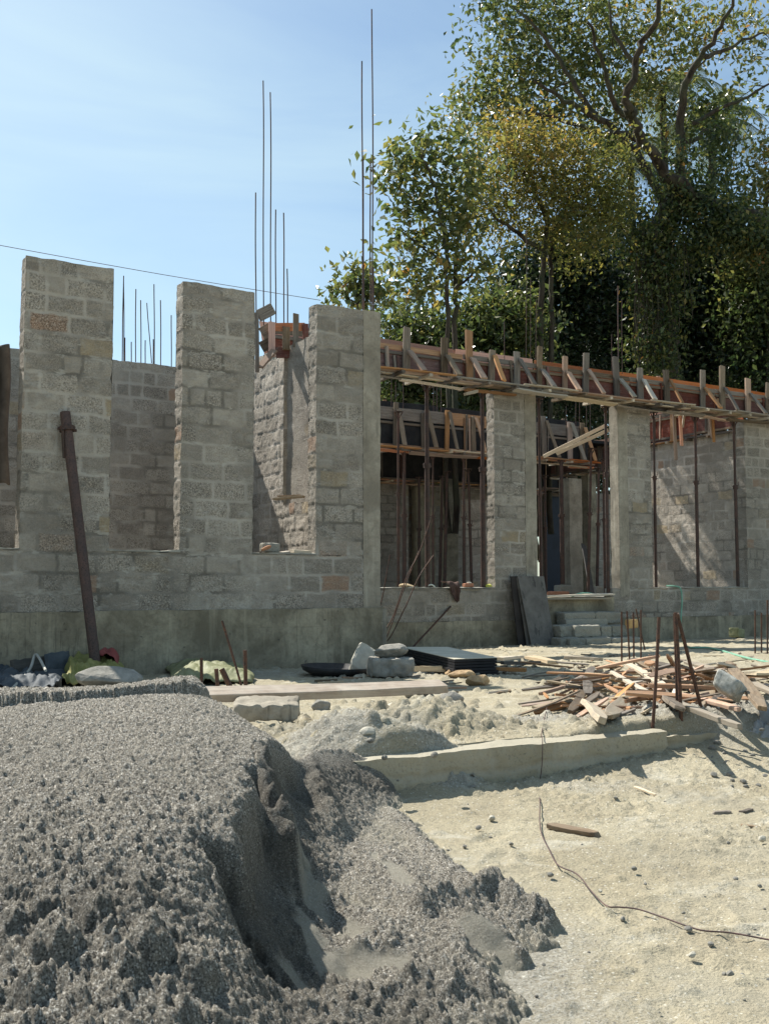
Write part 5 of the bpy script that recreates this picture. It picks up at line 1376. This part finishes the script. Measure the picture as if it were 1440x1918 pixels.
# many more small stones lying about
pm = [stone('pebble', (0, 0, -5), (1, .8, .6), 'x', 'pebble', M['small_stone'], seed=300 + k, res=2) for k in range(4)]
pr = random.Random(5); first = [True] * 4
for i in range(105):
    px = pr.uniform(780, 1440); py = pr.uniform(1480, 1900) if i < 40 else pr.uniform(1335, 1480)
    if py < 1480: px = pr.uniform(560, 900) if i % 2 else pr.uniform(1330, 1440)
    k = i % 4; p = on_ground(px, py)
    o = pm[k] if first[k] else pm[k].copy()
    if not first[k]: COL.objects.link(o)
    first[k] = False
    s_ = pr.uniform(.006, .016) if py > 1480 else pr.uniform(.015, .05)
    o.scale = (s_, s_, s_); o.rotation_euler = (0, 0, pr.uniform(0, 6)); o.location = (p.x, p.y, p.z + s_ * .25)
    tag(o, (f"tiny {['flat', 'round', 'angular', 'long'][k]} stone on the " + ('near' if py > 1700 else 'middle' if py > 1580 else 'far') + ' dirt ' + ('by the sand toe' if px < 950 else 'close to the wire' if px < 1120 else 'right of the wire' if px < 1300 else 'at the right edge')) if py > 1480 else (f"little {['flat', 'round', 'angular', 'long'][k]} stone in the rubble " + ('at the left end of the kerb' if px < 760 else 'under the soil mound' if px < 1000 else 'beside the plastic bag')), 'pebble', 'tiny stones on the dirt' if py > 1480 else 'stones in the rubble')

# chips and short sticks trodden into the yard behind the kerb
cr_ = random.Random(77)
for i in range(60):
    px = cr_.uniform(560, 1060) if i < 42 else cr_.uniform(1050, 1440); py = cr_.uniform(1238, 1300) if i < 42 else cr_.uniform(1222, 1242)
    g = on_ground(px, py, .015); an = cr_.uniform(-.8, .8); L = cr_.uniform(.06, .3)
    dv = Vector((math.cos(an) * L / 2, math.sin(an) * L / 2, cr_.uniform(-.01, .015)))
    mt_ = cr_.choice([W_OLD, W_WARM, W_PALE, W_OLD])
    plank('wood_chip', g - dv, g + dv, cr_.uniform(.015, .05), cr_.uniform(.008, .02), mt_, None, (cr_.uniform(-.3, .3), 0, 1), 1.2, True, 4,
          label=f"{'long' if L > .2 else 'medium' if L > .12 else 'small'} { {W_OLD: 'grey brown', W_WARM: 'orange brown', W_PALE: 'pale'}[mt_]} chip on the ground " + ('below the corner column' if px < 700 else 'before the black sheets' if px < 800 else 'in front of the sheet stack' if px < 900 else 'left of the leaning sheets' if px < 980 else 'before the leaning sheets' if px < 1060 else 'along the right plinth'), cat='wood chip', group='wood chips on the yard')
# ------------------------------------------------------------------ trees behind the house
GREEN = [(0.0, (.016, .030, .012)), (0.3, (.048, .070, .024)), (0.55, (.105, .125, .042)), (0.75, (.18, .17, .055)), (0.92, (.24, .19, .06)), (1.0, (.34, .18, .06))]
M['leaf'] = m_leaf('leaves', GREEN, .42, .35)
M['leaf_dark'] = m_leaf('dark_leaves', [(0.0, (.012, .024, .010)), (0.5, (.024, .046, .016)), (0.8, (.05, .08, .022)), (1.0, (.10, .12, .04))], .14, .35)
M['leaf_olive'] = m_leaf('olive_leaves', [(0.0, (.05, .065, .022)), (0.4, (.11, .115, .032)), (0.75, (.21, .165, .05)), (1.0, (.34, .20, .07))], .5)
M['frond'] = m_leaf('palm_fronds', [(0.0, (.04, .06, .03)), (1.0, (.14, .16, .06))], .3)
def m_bark():
    m = Mat('bark', .95, spec=.2); p = m.pos(); n = m.noise(m.pos((1, 1, .3)), 6, 6, .65, .5); n2 = m.noise(p, 1.2, 4)
    b = m.mix(m.mr(n, .35, .65), (.022, .017, .013), (.085, .068, .05)); b = m.mix(m.mr(n2, .45, .6, 0, .5), b, (.06, .07, .04)); m.col(b); m.bump(n, .8, .04); return m.m
M['bark'] = m_bark()
def leaf_mesh(name, C, size, per, spread, tone, mat, rng, droop=.35, squash=.8):
    n = len(C) * per
    P = np.repeat(C, per, 0) + rng.normal(size=(n, 3)) * np.repeat(spread, per)[:, None] * [1, 1, squash]
    ax = rng.normal(size=(n, 3)); ax[:, 2] -= droop * 1.4; ax /= np.linalg.norm(ax, axis=1)[:, None]
    s = rng.normal(size=(n, 3)); s[:, 2] *= .6; s -= ax * (s * ax).sum(1)[:, None]; s /= np.linalg.norm(s, axis=1)[:, None]
    L = size * rng.uniform(.55, 1.35, n); Wd = L * rng.uniform(.42, .62, n)
    nr = np.cross(ax, s)
    V = np.stack([P, P + ax * (L * .45)[:, None] + s * (Wd * .5)[:, None] + nr * (L * .06)[:, None], P + ax * L[:, None] - nr * (L * .12)[:, None], P + ax * (L * .45)[:, None] - s * (Wd * .5)[:, None] + nr * (L * .06)[:, None]], 1).reshape(-1, 3)
    Q = np.arange(n * 4).reshape(-1, 4)
    tn = np.clip(np.repeat(tone, per) + rng.normal(size=n) * .13, 0, 1)
    return np_mesh(name, V, Q, mat, False, None, {'tone': tn})
def tree(label, d, limbs, blobs, leaf=.16, per=24, spread=.42, mat='leaf', name='broadleaf_tree', group='trees behind the house', seed=1, twigs=.5, squash=.8, droop=.12, cdep=0.0):
    """limbs: list of (pixel path, r0, r1, depth offsets); blobs: (px,py,rx,ry,n,tone)"""
    rng = np.random.default_rng(seed); sc = d / FPX
    skel = []; b = MB()
    base = at_d(*limbs[0][0][0], d)
    root = thing(name, label, 'tree', (base.x, base.y, -.2), group)
    for path, r0, r1, dep in limbs:
        P = [at_d(px, py, d + (dep * i / (len(path) - 1))) for i, (px, py) in enumerate(path)]
        Q = []
        for i in range(len(P) - 1):
            p0 = P[max(i - 1, 0)]; p1 = P[i]; p2 = P[i + 1]; p3 = P[min(i + 2, len(P) - 1)]
            for k in range(5):
                t = k / 5
                q = .5 * ((2 * p1) + (p2 - p0) * t + (2 * p0 - 5 * p1 + 4 * p2 - p3) * t * t + (3 * p1 - p0 - 3 * p2 + p3) * t ** 3)
                Q.append(q + Vector(rng.normal(size=3) * .05 * (r0 + .05) * 4))
        Q.append(P[-1]); m_ = len(Q)
        b.tube(Q, [r0 + (r1 - r0) * i / (m_ - 1) for i in range(m_)], 8)
        skel += [(tuple(q), r0 + (r1 - r0) * i / (m_ - 1)) for i, q in enumerate(Q)]
    C = []; T = []; SPR = []
    for px, py, rx, ry, n, tone in blobs:
        c = at_d(px, py, d + cdep); n = int(n)
        v = rng.normal(size=(n, 3)); v /= np.linalg.norm(v, axis=1)[:, None]; v *= (rng.uniform(.15, 1, n) ** .45)[:, None]
        depth = max(rx, ry) * .9
        p = np.array(c) + (v[:, :1] * rx * sc) * RV + (v[:, 1:2] * depth * sc) * FV + v[:, 2:] * np.array([0, 0, ry * sc])
        C.append(p); T.append(tone + rng.normal(size=n) * .10)
    C = np.concatenate(C); T = np.clip(np.concatenate(T), 0, 1)
    SK = np.array([q for q, _ in skel]); SR = np.array([r for _, r in skel])
    order = np.argsort(np.min(np.linalg.norm(C[:, None] - SK[None], axis=2), axis=1))
    tw = b
    for i in order:
        if rng.random() > twigs: continue
        dd = np.linalg.norm(SK - C[i], axis=1) + 1.2 * (SK[:, 2] - C[i][2]).clip(0) ; j = int(np.argmin(dd)); a = SK[j]; e = C[i]
        L = float(np.linalg.norm(e - a))
        if L < .15 or L > 9: continue
        r0 = min(SR[j] * .7, .012 + .011 * L); k = max(2, int(L / .5)); off = rng.normal(size=3) * .10 * L; off[2] = abs(off[2]) * .8
        pts = [a + (e - a) * t + off * math.sin(math.pi * t) + rng.normal(size=3) * .02 * L * (0 < t < 1) for t in np.linspace(0, 1, k + 1)]
        rr = [r0 + (.006 - r0) * t for t in np.linspace(0, 1, k + 1)]
        tw.tube(pts, rr, 4, False)
        SK = np.concatenate([SK, np.array(pts[1:])]); SR = np.concatenate([SR, np.array(rr[1:])])
    b.build('trunk', M['bark'], root)
    o = link('crown', leaf_mesh('crown', C, leaf, per, np.full(len(C), spread) * rng.uniform(.6, 1.4, len(C)), T, M[mat], rng, droop, squash)); put(o, root)
    return root

# the loose tree at the left end, two thin dark trunks
tree('loose leafy tree with two thin dark trunks beside the corner column bars', 27,
     [([(836, 1000), (838, 640), (837, 540), (838, 480), (825, 400), (810, 340), (790, 290)], .07, .025, -.5), ([(853, 1000), (852, 640), (853, 520), (858, 440), (875, 370), (880, 290)], .085, .025, .6),
      ([(838, 500), (800, 470), (760, 440), (735, 420)], .04, .01, -.6), ([(853, 540), (900, 500), (930, 470)], .04, .015, -.4), ([(825, 400), (780, 380), (735, 340)], .035, .01, 0)],
     [(770, 300, 48, 45, 40, .55), (735, 330, 28, 30, 16, .5), (800, 370, 50, 45, 44, .5), (765, 280, 14, 34, 10, .45), (855, 300, 60, 60, 60, .5), (820, 255, 18, 24, 10, .45), (780, 455, 52, 40, 44, .6), (745, 500, 32, 28, 18, .55), (850, 440, 55, 50, 44, .55),
      (810, 520, 50, 34, 34, .6), (890, 500, 42, 36, 30, .6), (745, 400, 24, 34, 14, .5), (870, 380, 48, 44, 34, .5), (760, 550, 40, 25, 14, .6), (700, 310, 12, 12, 3, .5)],
     leaf=.24, per=7, spread=.36, seed=3, twigs=.9)
tree('small leafy treetop peeping over the corner column', 24, [([(672, 900), (672, 600), (668, 560), (664, 500)], .05, .015, 0), ([(670, 570), (640, 550), (622, 545)], .02, .008, 0), ([(670, 560), (690, 520)], .02, .008, 0)],
     [(665, 500, 16, 22, 8, .5), (640, 548, 26, 12, 9, .55), (680, 540, 22, 24, 12, .5), (655, 530, 16, 14, 6, .55), (700, 560, 20, 20, 8, .5)], leaf=.21, per=13, spread=.26, seed=4, twigs=1)
# the great vine covered tree
tree('huge spreading tree with a vine wrapped trunk and yellowing leaves at the right', 34,
     [([(1247, 1050), (1243, 760), (1240, 660), (1234, 540), (1240, 440), (1262, 380), (1282, 350)], .62, .34, -1),
      ([(1500, 450), (1440, 420), (1390, 400), (1306, 372), (1259, 338), (1218, 280), (1189, 228), (1177, 198), (1189, 117), (1218, 47), (1240, -20)], .28, .06, -4.5),
      ([(1247, 420), (1228, 352), (1177, 268), (1113, 216), (1060, 190), (1000, 150)], .17, .05, -2), ([(1262, 380), (1277, 274), (1277, 175), (1312, 105), (1358, 35), (1380, -20)], .18, .035, -3),
      ([(1189, 228), (1150, 190), (1130, 120), (1100, 40)], .12, .04, -2), ([(1218, 280), (1170, 250), (1120, 250), (1040, 220), (960, 210)], .11, .04, -3), ([(1312, 105), (1360, 90), (1430, 60)], .1, .03, 1),
      ([(1234, 500), (1180, 440), (1120, 400), (1050, 370), (980, 360)], .1, .04, -2), ([(1300, 230), (1350, 200), (1400, 180), (1450, 150)], .08, .03, 0), ([(1277, 274), (1330, 240), (1380, 240)], .1, .03, 0), ([(1189, 117), (1150, 60), (1140, 0)], .08, .03, 0), ([(1113, 216), (1060, 130), (1010, 60), (960, 10)], .1, .03, 0)],
     [(930, 10, 51, 66, 43, .35), (1000, 30, 86, 66, 93, .5), (1100, 30, 92, 66, 93, .55), (960, 130, 80, 66, 93, .5), (900, 190, 63, 44, 49, .55), (1050, 130, 92, 66, 99, .5), (1150, 120, 80, 77, 68, .5), (1210, 40, 69, 55, 37, .62), (1290, 30, 69, 55, 32, .62), (1380, 40, 69, 55, 31, .62),
      (860, 240, 39, 37, 18, .5), (980, 230, 92, 55, 93, .62), (1080, 230, 80, 55, 74, .5), (1200, 180, 57, 55, 31, .6), (1310, 110, 46, 44, 16, .62), (1400, 120, 57, 55, 21, .5), (1160, 270, 57, 44, 37, .5), (1300, 230, 69, 44, 28, .4), (1410, 210, 46, 44, 9, .5),
      (1340, 215, 51, 35, 37, .45), (1340, 280, 46, 44, 31, .3), (1280, 340, 63, 44, 43, .3), (1250, 60, 114, 77, 31, .65), (1350, 370, 69, 44, 55, .25), (880, 60, 11, 44, 4, .3), (1240, 180, 92, 88, 24, .6)],
     leaf=.24, per=12, spread=.46, seed=5, twigs=.8, cdep=3)
tree('olive brown tree with faded foliage in front of the dark wood', 31, [([(1010, 1000), (1012, 640), (1018, 500), (1022, 420), (1000, 360), (980, 320)], .11, .04, 0), ([(1030, 1000), (1032, 640), (1034, 520), (1036, 430), (1070, 380), (1100, 330)], .09, .04, 1), ([(1020, 470), (960, 430), (920, 400), (900, 350)], .08, .02, -1)],
     [(940, 320, 80, 50, 80, .5), (1030, 300, 90, 50, 90, .55), (915, 400, 56, 60, 60, .45), (1000, 390, 90, 60, 90, .5), (1100, 340, 80, 60, 80, .4), (1080, 440, 80, 60, 80, .4), (970, 260, 80, 40, 50, .6), (1140, 390, 45, 60, 40, .35), (1140, 310, 45, 50, 30, .4)],
     leaf=.15, per=24, spread=.42, mat='leaf_olive', seed=6, twigs=.5)
# vines climbing the great trunk
rng = np.random.default_rng(44)
vt = thing('climbing_vine', 'thick leafy climber covering the trunk and big limb of the great tree', 'climbing plant', at_d(1243, 1000, 32.6))
C = []
for px, py, rx, n, in ((1240, 690, 30, 46), (1236, 640, 36, 60), (1232, 590, 36, 60), (1222, 540, 40, 70), (1210, 500, 44, 70), (1200, 450, 44, 60), (1236, 450, 30, 40), (1190, 640, 20, 14), (1270, 400, 34, 50), (1310, 385, 36, 60), (1360, 410, 42, 90), (1400, 440, 46, 110), (1440, 470, 46, 90), (1250, 350, 24, 30), (1330, 430, 40, 50), (1180, 400, 30, 30), (1300, 460, 40, 60), (1350, 330, 22, 18), (1250, 500, 40, 50), (1210, 660, 22, 30), (1270, 560, 30, 30), (1270, 290, 22, 24), (1350, 250, 30, 36)):
    c = np.array(at_d(px, py, 32.6)); C.append(c + rng.normal(size=(int(n * .55), 3)) * rx * .34 * 33 / FPX)
C = np.concatenate(C)
put(link('leaves', leaf_mesh('leaves', C, .17, 22, np.full(len(C), .30), np.clip(rng.normal(.36, .2, len(C)), 0, 1), M['leaf'], rng, .5)), vt)
b = MB()
for i in range(26):
    px = rng.uniform(1185, 1290); p0 = at_d(px, rng.uniform(420, 520), 32.2); p1 = at_d(px + rng.normal() * 10, rng.uniform(590, 700), 32.2)
    b.tube([p0, p0.lerp(p1, .5) + Vector(rng.normal(size=3) * .15), p1], .015, 4)
b.build('stems', M['bark'], vt)
# palm behind the great tree
def palm(px, py, d, label, n=17, L=3.2, seed=1):
    q = random.Random(seed); c = at_d(px, py, d); root = thing('coconut_palm', label, 'palm tree', (c.x, c.y, -.2), 'palms behind the great tree')
    b = MB(); b.tube([(c.x + .5, c.y, -.2), (c.x + .2, c.y, c.z * .5), tuple(c)], [.22, .17, .14], 10); b.build('trunk', M['bark'], root)
    for i in range(n):
        an = i * 2.4 + q.uniform(-.2, .2); el = q.uniform(-.2, 1.1); m_ = MB(); P = []
        for k in range(13):
            t = k / 12; r = L * t * math.cos(el) * (1 - .1 * t); z = L * (math.sin(el) * t - (.55 + .25 * math.cos(el)) * t * t)
            P.append(Vector((c.x + r * math.cos(an), c.y + r * math.sin(an), c.z + z)))
        m_.tube(P, [.03 - .022 * k / 12 for k in range(13)], 5)
        side = Vector((-math.sin(an), math.cos(an), 0))
        for k in range(1, 48):
            t = k / 48 * 12; j = min(int(t), 11); p = P[j].lerp(P[j + 1], t - j); dr_ = (P[j + 1] - P[j]).normalized(); ll = L * .28 * math.sin(min(1, k / 48 * 1.15 + .12) * 2.9) + .1
            for s in (-1, 1):
                e = p + (side * s * .8 + dr_ * .7 + Vector((0, 0, -.45 + q.uniform(-.15, .15)))).normalized() * ll; wv = dr_ * .028
                m_.add([p - wv, p + wv, e + wv * .2, e - wv * .2], [(0, 1, 2, 3)])
        o = m_.build('frond', M['frond'], root); at_ = o.data.attributes.new('tone', 'FLOAT', 'FACE'); v_ = q.uniform(.1, .9); at_.data.foreach_set('value', [v_] * len(o.data.polygons))
palm(1240, 165, 41, 'palm crown showing between the limbs of the great tree', 18, 3.6, 2)
palm(1330, 225, 43, 'farther palm crown right of the first one', 18, 3.4, 3)
palm(1180, 300, 40, 'low dark palm crown behind the middle of the great tree', 14, 2.8, 4)
# the dark wood that closes the view, tree by tree
wood = [
 ('dark bushy tree directly behind the recess formwork', 33, 780, 640, [(760, 620, 60, 40, 90, .5), (800, 690, 90, 60, 160, .3), (740, 730, 60, 60, 90, .3), (850, 640, 50, 40, 60, .45)], 'leaf', 11),
 ('thin pointed leafed tree right of the two dark trunks', 32, 925, 620, [(925, 590, 45, 45, 60, .5), (900, 640, 60, 50, 100, .35), (960, 620, 50, 60, 90, .4), (880, 600, 26, 26, 16, .5), (900, 720, 80, 60, 130, .25)], 'leaf', 12),
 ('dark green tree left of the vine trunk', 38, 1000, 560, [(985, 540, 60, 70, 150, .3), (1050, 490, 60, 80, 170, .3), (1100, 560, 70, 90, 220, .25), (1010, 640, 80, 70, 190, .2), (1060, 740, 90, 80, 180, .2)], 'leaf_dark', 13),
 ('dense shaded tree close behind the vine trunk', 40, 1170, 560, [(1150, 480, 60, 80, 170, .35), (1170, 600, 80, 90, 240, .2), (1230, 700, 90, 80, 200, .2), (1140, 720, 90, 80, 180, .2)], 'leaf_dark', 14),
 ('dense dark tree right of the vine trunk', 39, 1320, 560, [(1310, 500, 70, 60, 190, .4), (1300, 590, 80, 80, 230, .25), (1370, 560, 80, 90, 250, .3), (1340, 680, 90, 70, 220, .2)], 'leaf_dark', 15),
 ('dark tree at the right frame edge with pale glinting leaves', 36, 1430, 540, [(1420, 500, 60, 60, 130, .55), (1440, 600, 80, 90, 230, .3), (1440, 700, 80, 70, 190, .2), (1500, 560, 90, 120, 200, .3)], 'leaf', 16),
 ('light leafed tree cut by the right frame edge', 35, 1440, 340, [(1440, 330, 34, 40, 30, .72), (1420, 390, 36, 34, 26, .6), (1450, 280, 26, 30, 14, .7), (1405, 460, 40, 30, 40, .55)], 'leaf', 17),
]
for lab, d, tx, ty, bl_, mt, sd_ in wood:
    tree(lab, d, [([(tx, 1050), (tx + 2, 760), (tx - 4, ty + 60), (tx, ty)], .15, .05, 0), ([(tx, ty + 90), (tx + 40, ty + 10), (tx + 50, ty - 40)], .1, .03, 1)], bl_, leaf=.22, per=22, spread=.5, mat=mt, seed=sd_, twigs=.35)
rng = np.random.default_rng(9)
C = []
for i in range(1500):
    px = rng.uniform(700, 1700); top = 660 if px < 900 else (610 if px < 980 else 500); py = rng.uniform(top, 980)
    C.append(at_d(px, py, rng.uniform(44, 49)))
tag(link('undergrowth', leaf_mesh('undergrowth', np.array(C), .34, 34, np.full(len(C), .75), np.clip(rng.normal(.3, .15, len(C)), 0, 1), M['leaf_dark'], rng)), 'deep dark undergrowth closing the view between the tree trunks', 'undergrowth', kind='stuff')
